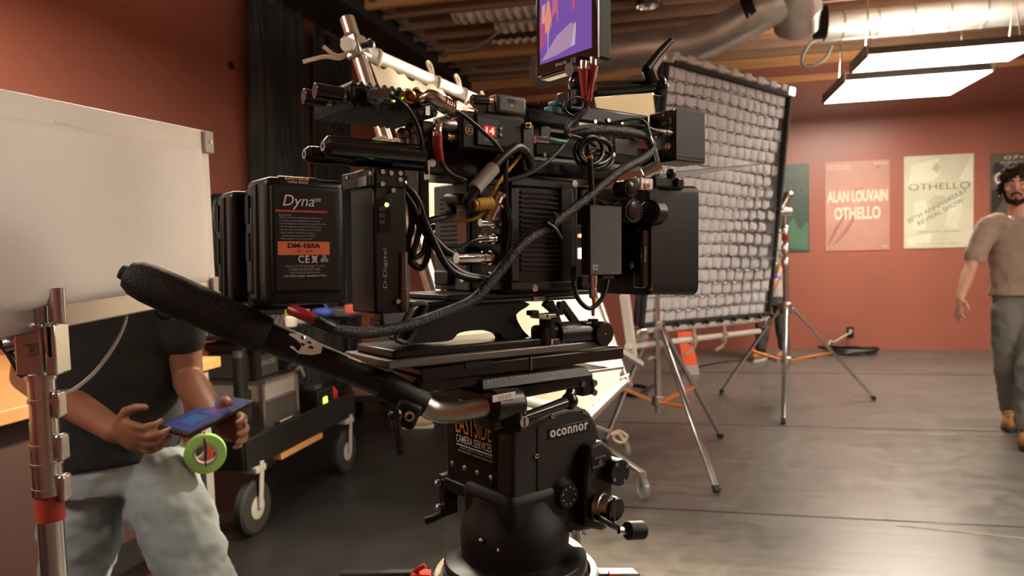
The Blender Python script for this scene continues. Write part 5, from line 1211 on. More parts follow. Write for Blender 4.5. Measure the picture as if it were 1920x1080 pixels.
# ---------------------------------------------------------------- monitor
t = thing('field_monitor', 'field monitor with purple picture on top of the camera', 'monitor')
mr_ = K.l(1121, 108, -.012); Xm = mr_.x; v1 = K.x(1008, 150, Xm).y; z0m = mr_.z; hm = .155; thk = .026
g = K.G(); g.box((Xm, -.012, z0m), (Xm+thk, v1, z0m+hm)); part(g, 'casing', M_blkm, t, .003)
g = K.G(); g.box((Xm-.002, -.0125, z0m-.001), (Xm+.004, v1+.0005, z0m+hm)); part(g, 'bezel', M_blkg, t, .0015)
wm = v1+.012; s0, s1 = -.012+wm*.075, v1-wm*.07; zs0 = z0m+.0155
scr = mat('screen_purple', (.02, .01, .05), .3, emit=(.15, .068, .34), estr=.45)
g = K.G(); g.box((Xm-.0026, s0, zs0), (Xm-.001, s1, z0m+hm-.008)); sc = part(g, 'screen', scr, t)
def shp(pts, col, st, nm, k=0):
    # pts in screen fractions: u 0..1 from far(left) to near(right), w metres up
    g = K.G(); g.prism([(Xm-.0027-.0002*k, s1+(s0-s1)*u, zs0+w_) for u, w_ in pts], (-.0002, 0, 0)); return part(g, nm, mat('scr_%s_%.2f' % (nm, col[0]+k), (.02, .02, .02), .3, emit=col, estr=st*.36), sc)
shp([(.03, .004), (.35, .034), (.62, .045), (.72, .04), (.70, .012), (.35, .006)], (.52, .32, .52), .9, 'floor_patch')
shp([(.62, .012), (.70, .045), (.72, .04), (.70, .012)], (.6, .55, .75), .9, 'light_streak', 1)
shp([(.0, .02), (.0, .07), (.12, .075), (.14, .03)], (.6, .1, .32), .8, 'pink_wall')
shp([(.24, .06), (.28, .098), (.36, .1), (.38, .062), (.36, .05), (.34, .07)], (.75, .18, .35), .8, 'pink_arch', 1)
shp([(.05, .058), (.055, .085), (.12, .087), (.11, .06)], (.85, .45, .3), .9, 'doorway', 2)
shp([(.13, .042), (.11, .06), (.15, .083), (.165, .09), (.2, .09), (.215, .082), (.25, .06), (.24, .048), (.22, .056), (.21, .044), (.15, .044)], (.95, .32, .22), .95, 'figure_coat', 3)
shp([(.16, .088), (.16, .097), (.2, .099), (.205, .089)], (.45, .12, .2), .9, 'figure_head', 4)
shp([(.16, .045), (.165, .01), (.14, .003), (.18, .006), (.185, .03), (.2, .045)], (.5, .38, .75), .9, 'figure_legs', 3)
shp([(.66, .06), (.65, .14), (.69, .14), (.70, .065)], (.8, .08, .2), .9, 'red_strip', 2)
shp([(.70, .075), (.69, .14), (.73, .14), (.735, .077)], (.9, .85, .95), .9, 'white_strip', 2)
shp([(.875, .078), (.885, .14), (.90, .14), (.887, .08)], (.75, .7, .95), .9, 'white_strip', 3)
shp([(.05, .105), (.06, .113), (.12, .115), (.11, .107)], (.9, .85, .95), .9, 'corner_icon', 3)
text('SMALLHD', 'lettering', M_ytext, t, K.W((Xm-.0022, -.012+wm*.66, z0m+.005)), -K.Y, K.Z, wm*.19, .0042, .0006)
g = K.G(); g.box((Xm+thk, .0, z0m+.012), (Xm+thk+.012, v1-.012, z0m+hm-.02)); part(g, 'back_housing', M_blkm, t, .003)
g = K.G(); g.box((Xm+.002, .04, z0m-.006), (Xm+.02, v1-.004, z0m-.0005)); part(g, 'under_plate', M_gun, t, .002)
# monitor mount
t = thing('monitor_mount', 'black articulated monitor mount with long locking lever', 'mount')
mc = K.l(1085, 150, .02); g = K.G(); g.cyl(mc+V((0, 0, .03)), mc+V((0, 0, -.035)), .011, n=18); part(g, 'post', M_blk, t)
g = K.G(); g.ell(mc+V((0, 0, -.005)), .015); part(g, 'ball', M_blkg, t)
g = K.G(); g.cyl(mc+V((-.018, 0, .012)), mc+V((.0, .0, .016)), .009, n=16); part(g, 'thumb_wheel', M_gun, t)
a_, b_ = K.l(1112, 168, .03), K.l(1236, 160, .01); g = K.G(); g.cyl(a_, b_, .0115, .0105, n=20); part(g, 'arm', M_blkg, t)
g = K.G(); g.ell(K.l(1236, 160, .008), (.014, .014, .016)); g.cyl(K.l(1224, 152, .0), K.l(1214, 128, -.004), .0095, n=16); part(g, 'knuckle', M_blkg, t)
g = K.G(); g.tube([K.l(1212, 130, -.006), K.l(1232, 104, -.008), K.l(1258, 76, -.01)], [.0072, .0048], 14, 4); part(g, 'lever', M_blk, t)
g = K.nb(1068, 170, 1100, 208, .04, .03); part(g, 'base', M_blk, t, .003)
for (q0, q1, q2, vv, lab) in (((1094, 122), (1095, 160), (1096, 192), .0, 'left red-booted cable plugged under the monitor'), ((1112, 116), (1108, 155), (1104, 190), -.004, 'right red-booted cable plugged under the monitor')):
    t = thing('monitor_cable', lab, 'cable', 'red-booted cables'); 
    g = K.G(); g.cyl(K.l(q0[0], q0[1]-8, vv), K.l(q0[0]-.5, q0[1]+12, vv), .0052, n=14); part(g, 'metal_plug', M_steel, t)
    g = K.G(); g.tube([K.l(q0[0]-.5, q0[1]+8, vv), K.l(*q1, vv), K.l(*q2, vv)], [.0074, .0035], 14, 5); part(g, 'red_boot', M_redb, t)
    g = K.cab([(q2[0], q2[1]-3, vv), (1098 if vv else 1094, 205, vv), (1085, 222, vv), (1068, 240, .0), (1060, 252, .0)], .0028); part(g, 'lead', M_cable, t)

# ---------------------------------------------------------------- sensor box at the front
t = thing('sensor_box', 'boxy black rangefinder unit with usb port above the lens', 'box')
a, b, c, e = K.rect(1267, 208, 1323, 304, -.005); sX = a
g = K.G(); g.box((a, -.005, b), (c, .05, e)); part(g, 'casing', M_blk, t, .002)
g = K.nb(1268, 207, 1322, 296, -.0058, .001); part(g, 'side_plate', M_char, t, .001)
K.rtext('USB', 1240, 229, 1249, 234, sX, M_ytext, t); K.rtext('POWER', 1234, 276, 1246, 280, sX, M_ytext, t)
g = K.rb(1255, 220, 1260, 232, sX, .001); part(g, 'usb_port', M_gun, t, .0005)
p = K.x(1255, 275, sX); g = K.G(); g.lathe(p, (-1, 0, 0), [(.006, 0), (.006, .003), (.0045, .0035), (.0035, .001)], 16); part(g, 'power_socket', M_steel, t)
p = K.x(1259, 250, sX); g = K.G(); g.lathe(p, (-1, .15, 0), [(.0055, 0), (.006, .004), (.006, .012), (.005, .0125), (.005, .026)], 16); pl = part(g, 'plug', M_gun, t)
p2 = p+V((-.026, .004, 0)); g = K.G(); g.lathe(p2, (-1, .15, .0), [(.0056, 0), (.0056, .01), (.004, .018)], 16); part(g, 'red_boot', M_redb, pl)
for q in ((1244, 216), (1257, 240), (1231, 257), (1243, 292), (1264, 206)): 
    p = K.x(*q, sX); g = K.G(); g.cyl(p, p+V((-.001, 0, 0)), .0016, n=10); part(g, 'screw', M_steel, t)
# ---------------------------------------------------------------- lens, motor and matte box
t = thing('lens', 'large black cinema lens between camera body and matte box', 'lens')
p = K.l(1100, 450, .095); lz = K.l(1050, 440, .095).z
g = K.G(); g.lathe((Xc+.115, .095, lz), (1, 0, 0), [(.045, 0), (.045, .02), (.052, .022), (.052, .05), (.047, .052), (.047, .07), (.055, .072), (.055, .11), (.058, .112), (.058, .16)], 40); part(g, 'barrel', M_blk, t)
for k in (.03, .06, .085): 
    g = K.G(); g.ring((Xc+.115+k, .095, lz), (1, 0, 0), .058, .045, .014, 60); part(g, 'gear_ring', M_blkm, t)
g = K.G(); g.tube([(Xc+.125, .055, lz+.02), (Xc+.124, .046, lz-.005), (Xc+.126, .05, lz-.03)], .0012, 6, 5); part(g, 'witness_mark', M_gold, t)
for (q, m_) in (((1088, 442), M_ledo), ((1088, 468), M_ledw), ((1088, 475), M_ledw), ((1088, 482), M_ledw)):
    p = K.l(*q, .02); g = K.G(); g.ell(p, .0026, 10, 8); part(g, 'status_led', m_, t)
g = K.nb(1076, 420, 1104, 520, .022, .02); part(g, 'side_module', M_blkg, t, .003)
t = thing('lens_motor', 'black focus motor with toothed gears and silver rod clamp', 'motor')
for (q, r, vv) in (((1184, 353), .0115, -.006), ((1188, 395), .0155, -.01)):
    p = K.l(*q, vv); g = K.G(); g.cyl(p+V((0, 0, 0)), p+V((0, .028, 0)), r*1.05, n=28); gm_ = part(g, 'gear', M_blk, t, .001)
    tooth = K.G(); tooth.box((r*1.0, -.001, -.0007), (r*1.12, .006, .0007)); tm = None
    g = K.G()
    for i in range(26):
        an = 2*math.pi*i/26; ca, sa = math.cos(an), math.sin(an); 
        g.obox(p+V((ca*r*1.08, .003, sa*r*1.08)), V((ca, 0, sa))*r*.07, (0, .004, 0), V((-sa, 0, ca))*r*.06)
    part(g, 'gear_teeth', M_char, gm_)['kind'] = 'stuff'
    g = K.G(); g.lathe(p+V((0, -.001, 0)), (0, 1, 0), [(r*.3, -.002), (r*.8, -.001), (r*.85, .002)], 24); part(g, 'hub', M_blkg, gm_)
p = K.l(1215, 398, .004); g = K.G(); g.cyl(p+V((-.004, -.004, 0)), p+V((.024, .0, 0)), .019, n=28); g.box(tuple(p+V((-.004, -.004, -.015))), tuple(p+V((.022, .03, .055)))); part(g, 'motor_body', M_blk, t, .004)
g = K.nb(1200, 332, 1226, 357, -.006, .02); part(g, 'clamp_plate', M_alu, t, .003)
p = K.l(1213, 348, -.006); g = K.G(); g.lathe(p, (0, -1, 0), [(.0055, 0), (.0055, .0018), (.0035, .002)], 18); sc_ = part(g, 'screw', M_chrome, t)
g = K.G(); g.box(tuple(p+V((-.003, -.0025, -.0005))), tuple(p+V((.003, -.0019, .0005)))); g.box(tuple(p+V((-.0005, -.0025, -.003))), tuple(p+V((.0005, -.0019, .003)))); part(g, 'screw_cross', M_blkm, sc_)
pa, pb = K.l(1206, 326, .004), K.l(1236, 312, -.012); g = K.G(); g.cyl(pa, pb, .0088, n=18); rdv = part(g, 'threaded_rod', M_steel, t)
for k in range(7): g = K.G(); g.ring(pa.lerp(pb, .3+.09*k), pb-pa, .0095, .008, .0012, 18); part(g, 'thread', M_steel, rdv)
g = K.G(); d_ = (pb-pa).normalized(); g.cyl(pb, pb+d_*.003, .0096, n=20); part(g, 'end_disc', M_chrome, t)
t = thing('matte_box', 'large black matte box with rounded shade at the front of the lens', 'matte box')
a, b, c, e = K.rect(1224, 348, 1304, 552, .0); 
def mring(x, i0, i1):   # rounded rectangle in Y,Z at given X
    y0, y1, z0, z1 = -.0+i0, .175-i0, b+i1, e-i1; r = .014; out = []
    for (cy, cz, a0) in ((y1-r, z1-r, 0), (y0+r, z1-r, 90), (y0+r, z0+r, 180), (y1-r, z0+r, 270)):
        for k in range(6): an = math.radians(a0+18*k); out.append((x, cy+r*math.cos(an), cz+r*math.sin(an)))
    return out
g = K.G(); R_ = [mring(a, .035, .04), mring(a+.001, .0, .0), mring(a+.02, .0, .0), mring(c, -.006, -.003), mring(c+.001, -.002, .0), mring(a+.03, .01, .01), mring(a+.028, .035, .04)]
nn = len(R_[0]); vs = [p for r in R_ for p in r]
g.add(vs, [(j*nn+i, j*nn+(i+1) % nn, (j+1)*nn+(i+1) % nn, (j+1)*nn+i) for j in range(len(R_)-1) for i in range(nn)]+[((len(R_)-1)*nn+i, (len(R_)-1)*nn+(i+1) % nn, (i+1) % nn, i) for i in range(nn)]); part(g, 'shade', M_blkm, t)
g = K.G(); g.lathe((a-.03, .0875, (b+e)/2), (1, 0, 0), [(.055, 0), (.06, 0), (.06, .031), (.055, .031)], 40, False); part(g, 'lens_collar', M_blk, t)
g = K.nb(1204, 430, 1222, 540, .004, .02); part(g, 'filter_tray', M_blkg, t, .003)
q = K.l(1211, 492, .0035); text('Arimatte', 'lettering', M_gtext, t, K.W(q), K.Z, -K.X, .024, .0045, .0006, shear=.2)
g = K.nb(1222.5, 424, 1223.5, 545, -.0003, .005); part(g, 'edge_strip', M_gun, t)
g = K.nb(1228, 332, 1284, 353, -.006, .05); part(g, 'hinge_bar', M_blkm, t, .003)
g = K.nb(1270, 334, 1282, 350, -.012, .012); part(g, 'hinge_end', M_blkg, t, .002); g = K.G(); g.ell(K.l(1258, 326, -.004), (.008, .008, .008)); part(g, 'hinge_knob', M_blk, t)
# top flag seen almost edge on
A_, B_, C_ = K.l(1262, 323, .0), K.l(1444, 306, -.02), K.l(1268, 334, -.005)
g = K.G(); g.prism([A_, B_, C_], (0.0006, .004, .0012)); part(g, 'top_flag', mat('flag_grey', (.11, .1, .09), .6), t)
# ---------------------------------------------------------------- bit box
t = thing('control_module', 'slim ribbed dark module with antenna hanging beside the lens', 'module')
M_rib = wave_bump(mat('ribbed_black', (.04, .037, .034), .45), 420, .8, 'Z', .0006)
g = K.nb(1106, 387, 1166, 515, -.035, .018); part(g, 'casing', M_rib, t, .0015)
K.text('bit', 1111.5, 495, 1121, 500.5, -.0356, M_ytext, t); K.text('box', 1111.5, 501, 1121, 506.5, -.0356, M_ytext, t)
g = K.nb(1107, 385.5, 1165, 388, -.0345, .017); part(g, 'top_rim', M_char, t)
pa, pb = K.l(1111, 388, -.025), K.l(1106, 292, -.025); g = K.G(); g.cyl(pa, pb, .0042, .0036, n=14); an_ = part(g, 'antenna', M_blkm, t)
for k in (0, 1): p = pa.lerp(pb, .955+.03*k); g = K.G(); g.ring(p, pb-pa, .0042, .003, .0016, 16); part(g, 'gold_ring', M_gold, an_)
g = K.G(); g.ell(pb, .0039); part(g, 'antenna_tip', M_blkg, an_)
p = K.l(1112, 516, -.026); g = K.G(); g.lathe(p, (0, 0, -1), [(.006, 0), (.006, .012), (.0052, .0125), (.0052, .018), (.0058, .0185), (.0058, .03), (.004, .032)], 18); part(g, 'lemo_plug', M_steel, t)
g = K.nb(1130, 515, 1152, 523, -.03, .01); part(g, 'port_block', M_char, t, .001)
# ---------------------------------------------------------------- base plates
t = thing('bridge_plate', 'black sliding bridge plate with silver edge under the camera', 'base plate')
g = K.nb(738, 640, 1136, 656, .004, .10); part(g, 'upper_plate', M_blk, t, .003)
g = K.nb(728, 657, 1142, 672, -.004, .12); part(g, 'silver_edge_plate', mat('worn_grey_metal', (.14, .135, .125), .42, .6, var=.15), t, .002)
g = K.nb(790, 671, 1170, 696, -.002, .12); part(g, 'dovetail', M_blk, t, .002)
g = K.nb(873, 678, 920, 690, -.0032, .002); part(g, 'recess', M_blkm, t); g = K.nb(995, 668, 998, 694, -.0035, .002); part(g, 'index_line', M_gun, t)
g = K.nb(1050, 694, 1170, 700, -.002, .1); part(g, 'lower_edge', M_alu, t, .001)
def crv(P, sub=4):
    out = []; L = len(P)
    for i in range(L):
        p0, p1, p2, p3 = [V((*P[(i+k) % L], 0)) for k in (-1, 0, 1, 2)]
        for k in range(sub):
            u = k/sub; q = .5*((2*p1)+(p2-p0)*u+(2*p0-5*p1+4*p2-p3)*u*u+(3*p1-p0-3*p2+p3)*u**3); out.append((q.x, q.y))
    return out
poly = [(745, 640), (768, 604), (806, 566), (985, 566), (968, 590), (980, 618), (998, 640), (952, 640), (938, 626), (905, 619), (862, 624), (838, 640)]
g = K.G(); g.prism([K.l(*q, .025) for q in crv(poly)], (0, .02, 0)); part(g, 'arch_riser', M_blkm, t)
g = K.nb(800, 560, 1085, 568, .02, .1); part(g, 'quick_plate', M_blk, t, .002)
g = K.G(); g.tube([K.l(*q, .02) for q in ((752, 640), (742, 632), (762, 594), (775, 572), (798, 571), (792, 592), (768, 636), (758, 642))], .0032, 8, 4, closed=True); part(g, 'loop_bracket', M_grey, t)
for a_, b_ in (((1030, 566), (1048, 612)), ((1052, 566), (1048, 590)), ((1052, 568), (1084, 612)), ((1020, 566), (1048, 590))):
    g = K.G(); g.bar(K.l(*a_, .03), K.l(*b_, .03), .012, .008, up=(0, 1, 0)); part(g, 'strut', M_blk, t, .002)
g = K.nb(1001, 556, 1022, 565, .018, .01); part(g, 'label_sticker', M_lgrey, t)
p, p2 = K.l(1040, 626, .01), K.l(1108, 622, .01); g = K.G(); g.cyl(p, p2, .0165, n=24); part(g, 'rod_clamp', M_blk, t, .002)
g = K.nb(1018, 610, 1064, 652, .0, .03); part(g, 'clamp_block', M_blk, t, .006)
g = K.nb(1034, 635, 1060, 651, -.0012, .001); bs = part(g, 'barcode_sticker', M_white, t)
for k, x in enumerate((1038, 1040.5, 1042, 1044, 1046.5, 1048, 1051, 1053, 1055)): g = K.nb(x, 637, x+(1.6 if k % 3 == 0 else .8), 646, -.0016, .0005); part(g, 'bar', M_blkm, bs)
p = K.l(1124, 625, .0); g = K.G(); g.cyl(p+V((0, -.012, 0)), p+V((0, .012, 0)), .0165, n=32); kn = part(g, 'knob', M_blk, t, .001)
g = K.G()
for i in range(40):
    an = 2*math.pi*i/40; ca, sa = math.cos(an), math.sin(an); g.obox(p+V((ca*.0168, 0, sa*.0168)), V((ca, 0, sa))*.0006, (0, .011, 0), V((-sa, 0, ca))*.0006)
part(g, 'knurling', M_char, kn)['kind'] = 'stuff'
g = K.G(); g.ell(p+V((0, -.012, 0)), (.0012, .001, .0012)); part(g, 'index_dot', M_white, kn)
g = K.nb(1010, 588, 1044, 597, .0, .02); part(g, 'lever_plate', M_alu, t, .002); g = K.nb(996, 582, 1012, 592, .0, .012); part(g, 'lever', M_blk, t, .002)
g = K.G(); p = K.l(1026, 598, .01); g.cyl(p, p+V((0, 0, -.022)), .011, n=20); part(g, 'lever_post', M_blkm, t)
p = K.l(1026, 592.5, -.0005); g = K.G(); g.cyl(p, p+V((0, -.0006, 0)), .0018, n=12); part(g, 'screw', M_blkm, t)
p = K.l(1112, 598, .0); g = K.G(); g.cyl(p, p+V((0, 0, -.014)), .0075, n=8); part(g, 'hex_knob', M_blkm, t)
g = K.nb(1100, 603, 1122, 607, -.004, .012); part(g, 'washer_plate', M_steel, t)
# left shelf with silver facing
g = K.nb(760, 610, 800, 630, .08, .02); part(g, 'rear_foot', M_grey, t, .002)
# ================================================================ cables on the rig
def rcab(pts, r, m, label, n=8, name='cable', extra=None):
    t = thing(name, label, 'cable', 'cables on the rig'); g = K.cab(pts, r, n); part(g, 'jacket', m, t, ang=70)
    for (i, j, rr, mm_, nm) in (extra or []):
        P = [K.l(*p) for p in pts]; a = P[i]; b = P[i+1]; q0, q1 = a.lerp(b, j[0]), a.lerp(b, j[1])
        g = K.G(); g.cyl(q0, q1, rr, n=14); part(g, nm, mm_, t)
    return t
t = rcab([(588, 596, -.02), (606, 608, -.022), (640, 620, -.022), (690, 624, -.02), (760, 612, -.018), (830, 588, -.018), (888, 562, -.02), (932, 515, -.022), (975, 462, -.024), (1020, 430, -.024), (1060, 402, -.024), (1100, 372, -.024), (1160, 322, -.024), (1205, 298, -.022), (1222, 278, -.02), (1212, 258, -.018), (1180, 249, -.015), (1130, 244, -.01), (1062, 250, .0)], .0066, M_braid, 'thick braided black cable sweeping from battery underside up across the camera', 12)
g = K.cab([(545, 580, .0), (560, 586, -.01), (578, 594, -.018), (594, 602, -.021)], .0062, 12); part(g, 'red_sleeve', M_redb, t)
g = K.cab([(592, 600, -.021), (606, 608, -.022), (622, 614, -.022)], .0074, 12, 3); part(g, 'heat_shrink', M_blkg, t)
g = K.G(); p = K.l(1028, 424, -.024); g.ring(p, K.l(1040, 416, -.024)-p, .0085, .0065, .004, 16); part(g, 'zip_tie', M_cable, t)
g = K.G(); g.tube([p+V((0, -.008, .0)), p+V((.004, -.01, .012)), p+V((.001, -.006, .017))], .0022, 8, 4); g.tube([p+V((-.008, -.006, .004)), p+V((.004, -.009, -.004)), p+V((.014, -.008, -.016))], .003, 8, 4); part(g, 'tie_tails', M_cable, t)
rcab([(1062, 246, -.004), (1100, 240, -.008), (1150, 241, -.01), (1190, 247, -.012), (1216, 268, -.014), (1224, 290, -.014)], .0045, M_braid, 'second braided cable arching over the grey inserts of handle', 10)
rcab([(745, 342, .02), (772, 360, .015), (790, 392, .01), (802, 430, .005), (822, 470, .0), (858, 508, -.004), (900, 520, -.004), (925, 520, .0)], .0048, M_cable, 'black cable swooping from power box to the lowest camera plug')
rcab([(750, 345, .02), (780, 375, .012), (788, 410, .006), (796, 440, .0), (825, 458, -.006), (862, 462, -.01), (890, 450, -.01), (916, 447, -.004)], .0026, M_cable, 'thin cable dipping across the grille to a silver connector')
rcab([(748, 348, .022), (768, 378, .018), (772, 420, .016), (764, 458, .014), (770, 490, .012), (790, 502, .01), (802, 478, .008), (800, 440, .006)], .0042, M_cable, 'black cable looping low beside the power box')
rcab([(752, 352, .018), (778, 392, .01), (786, 430, .004), (776, 470, .004), (780, 482, .004), (794, 470, .004), (800, 446, .004), (812, 425, .02)], .0036, M_cable, 'narrow cable loop hanging inside the larger loop')
rcab([(800, 432, .0), (815, 448, -.004), (832, 466, -.006), (848, 476, -.006)], .0048, M_cable, 'short black cable entering the rubber boot plug')
rcab([(796, 420, .0), (812, 412, .0), (834, 408, .004), (848, 402, .004)], .0042, M_cable, 'bundled cable stub reaching to the grille plug')
g = None
rcab([(792, 400, -.002), (808, 440, -.006), (836, 496, -.01), (862, 516, -.01), (900, 524, -.008)], .0045, M_cable, 'outer black cable in the bundle behind the grille')
rcab([(718, 174, -.02), (745, 186, -.026), (768, 208, -.026), (784, 240, -.024), (792, 275, -.02), (796, 300, -.01), (800, 325, .0)], .0028, M_cable, 'thin cable arcing down from the transmitter power plug')
rcab([(846, 204, -.032), (868, 215, -.03), (905, 246, -.03), (930, 270, -.03), (944, 292, -.026), (948, 310, -.02)], .0026, M_cable, 'grey-black cable slanting over the red digits')
rcab([(825, 298, -.018), (834, 316, -.016), (850, 330, -.012), (872, 338, -.004)], .0034, M_cable, 'black cable continuing beneath the red boot at receiver rear')
t = rcab([(996, 312, -.012), (988, 288, -.018), (972, 276, -.022), (955, 284, -.026), (932, 305, -.028), (905, 338, -.03), (884, 364, -.028), (876, 380, -.02), (884, 392, -.01)], .0062, M_cable, 'thick black cable wrapped with a grey paper tag', 12)
pa, pb = K.l(926, 314, -.028), K.l(890, 354, -.029); g = K.G(); g.cyl(pa, pb, .0088, n=16); tg = part(g, 'paper_tag', M_lgrey, t)
g = K.nb(902, 328, 906, 330, -.038, .0005); 
rcab([(978, 290, -.01), (958, 314, -.014), (935, 342, -.016), (918, 376, -.016), (906, 398, -.014), (888, 411, -.012), (862, 414, .0), (838, 412, .01)], .0022, M_yel, 'thin mustard yellow cable hanging behind the tagged cable')
rcab([(1064, 262, -.008), (1045, 285, -.012), (1020, 308, -.014), (990, 326, -.012), (950, 338, -.006), (905, 342, .0)], .003, mat('slate_cable', (.05, .048, .046), .45), 'slate grey cable dropping from the handle bundle to camera top')
rcab([(950, 300, -.03), (948, 330, -.03), (950, 380, -.02), (958, 420, -.012), (954, 470, -.008)], .0028, M_cable, 'thin black cable running vertically down the camera corner')
rcab([(1076, 500, -.01), (1076, 530, -.014), (1084, 560, -.022), (1104, 578, -.026), (1122, 568, -.028), (1134, 548, -.028), (1139, 524, -.026)], .0034, M_cable, 'black cable loop hanging beneath the ribbed module')
rcab([(1112, 556, -.026), (1114, 570, -.026), (1112, 580, -.02), (1112, 590, -.0)], .0026, M_orange, 'short orange cable below the module plug')
rcab([(1140, 232, .0), (1170, 226, -.008), (1195, 223, -.014), (1210, 230, -.018), (1216, 246, -.02), (1222, 262, -.02)], .002, M_cable, 'thin cable curving over to the green plug')
t = rcab([(1214, 244, -.021), (1218, 258, -.022), (1228, 282, -.022), (1233, 302, -.018)], .0034, M_steel, 'silver angled plug with green collar feeding the focus motor')
g = K.cab([(1212, 240, -.021), (1217, 256, -.022)], .0048, 12, 1); part(g, 'green_collar', M_green, t)
t = rcab([(1003, 262, -.002), (1020, 263, -.006), (1030, 264, -.008)], .0052, M_chrome, 'silver plug with green boot behind the upright bracket', 14)
g = K.G(); g.tube([K.l(1028, 263, -.008), K.l(1042, 265, -.01), K.l(1060, 267, -.01)], [.0056, .0036], 14, 3); part(g, 'green_boot', M_green, t)
rcab([(1140, 240, .01), (1200, 236, -.005), (1230, 246, -.01), (1243, 249, .004)], .0028, M_cable, 'black cable ending in the red boot of the sensor box')
# coiled cables in the middle
for k, (cx, cy, rx_, ry_, vv, r, lab) in enumerate(((1112, 286, 34, 30, -.008, .0034, 'outermost ring of coiled cable under the handle'), (1118, 284, 28, 24, -.012, .0034, 'second ring of coiled cable under the handle'), (1108, 282, 22, 26, -.016, .003, 'inner ring of coiled cable under the handle'), (1122, 300, 26, 18, -.004, .003, 'lower ring of coiled cable beside the black antenna'))):
    g = K.G(); g.tube([K.l(cx+rx_*math.cos(a), cy+ry_*math.sin(a), vv+.004*math.sin(2*a+k)) for a in [i*math.pi/6 for i in range(12)]], r, 8, 4, closed=True); solo(g, 'coiled_cable', M_cable, lab, 'cable', 'coiled cables under handle', ang=70)
g = K.G(); g.tube([K.l(1080+22*math.cos(a), 200+18*math.sin(a), .0) for a in [i*math.pi/6 for i in range(12)]], .0022, 8, 4, closed=True); solo(g, 'cable_loop', M_cable, 'small round black cable loop left of the red boots', 'cable', ang=70)
for k in range(5):
    rcab([(1098-k*2, 204+k, -.004*k), (1082-k*3, 222+k, -.004-.002*k), (1068-k*2, 238+k*2, -.006-.002*k), (1066, 252+k, -.006), (1080+k*3, 256+k, -.006), (1100+k*4, 262+3*k, -.004)], .0022, M_cable, 'strand %s of the cable bundle falling from the monitor' % ('nearest the loop', 'second from the loop', 'in the middle', 'fourth from the loop', 'furthest from the loop')[k])
# yellow coil plug and bnc tee at the rear connectors
t = thing('yellow_plug', 'ribbed yellow plug with silver adapters at the camera rear', 'plug')
p, p2 = K.l(888, 385, -.02), K.l(922, 380, -.02); g = K.G(); g.cyl(p, p2, .0068, n=16); part(g, 'boot', M_yel, t)
for k in range(10): g = K.G(); g.ring(p.lerp(p2, .2+.08*k), p2-p, .0078, .006, .0016, 16); part(g, 'rib', M_yel, t)
g = K.G(); g.cyl(K.l(938, 366, -.018), K.l(928, 388, -.02), .0062, n=14); g.cyl(K.l(930, 384, -.02), K.l(917, 410, -.018), .0068, n=14); g.cyl(K.l(922, 400, -.018), K.l(934, 418, -.002), .0055, n=14); part(g, 'adapter', M_chrome, t)
for q in ((938, 366), (926, 392), (917, 410), (933, 386)): g = K.G(); g.ring(K.l(*q, -.019), (.5, 0, 1), .0082, .005, .003, 16); part(g, 'adapter_ring', M_chrome, t)
t = thing('grille_plug', 'grey right-angle plug in front of the camera grille', 'plug')
g = K.G(); g.cyl(K.x(838, 374, Xc-.02), K.x(868, 374, Xc-.02), .008, n=16); g.cyl(K.x(840, 372, Xc-.02), K.x(846, 398, Xc-.022), .0075, n=16); part(g, 'plug_body', M_grey, t, .002)
g = K.G(); g.cyl(K.x(846, 388, Xc-.022), K.x(848, 402, Xc-.022), .0062, n=14); part(g, 'plug_sleeve', M_char, t)

# ================================================================ fluid head
t = thing('fluid_head', 'black fluid head with embossed maker plate under the camera', 'tripod head')
# platform
g = H.nb(905, 716, 1114, 742, .0, .13); part(g, 'platform', M_blk, t, .004)
g = H.G(); q0, q1 = H.l(900, 716, -.004), H.l(1102, 694, -.004); zt0 = K.l(1000, 700, 0).z
rA, rB = K.l(898, 724, -.006), K.l(1104, 703, -.006)
g = K.G(); xa_, xb_ = K.l(898, 715, -.006).x, K.l(1100, 695, -.006).x; zl, zh = K.l(1000, 717, -.006).z, K.l(1000, 700, -.006).z
g.hexa([(xa_, -.014, zl), (xb_+.006, -.014, zl), (xb_+.006, .1, zl), (xa_, .1, zl), (xa_+.006, -.004, zh), (xb_, -.004, zh), (xb_, .1, zh), (xa_+.006, .1, zh)]); rl_ = part(g, 'scale_plate', M_char, t, .0015)
sl_ = V((0, .010, zh-zl)).normalized()
for i in range(30):
    u = .08+.84*i/29; x = xa_+(xb_-xa_)*u; L = .0055 if i % 5 == 0 else .003
    a = V((x, -.0046, zh-.0008)); g = K.G(); g.bar(a, a-sl_*L, .0006, .0006, up=(0, -1, .5)); part(g, 'scale_mark', M_ytext, rl_)
text('hamburgefons', 'lettering', M_gtext, rl_, K.W(V((xa_+(xb_-xa_)*.5, -.0128, zl+.002))), K.X, K.M.to_3x3() @ sl_, (xb_-xa_)*.17, .003, .0006, shear=.3)
g = K.nb(785, 696, 900, 734, .0, .1); part(g, 'sliding_plate', M_blk, t, .004)
for q in ((1092, 720), (1114, 718), (1114, 736), (1072, 737)):
    p = H.l(*q, -.0005); g = H.G(); g.cyl(p, p+V((0, -.0025, 0)), .0045, n=14); part(g, 'bolt', M_grey, t)
g = H.nb(1092, 712, 1117, 742, -.0, .03); part(g, 'end_block', M_blk, t, .003)
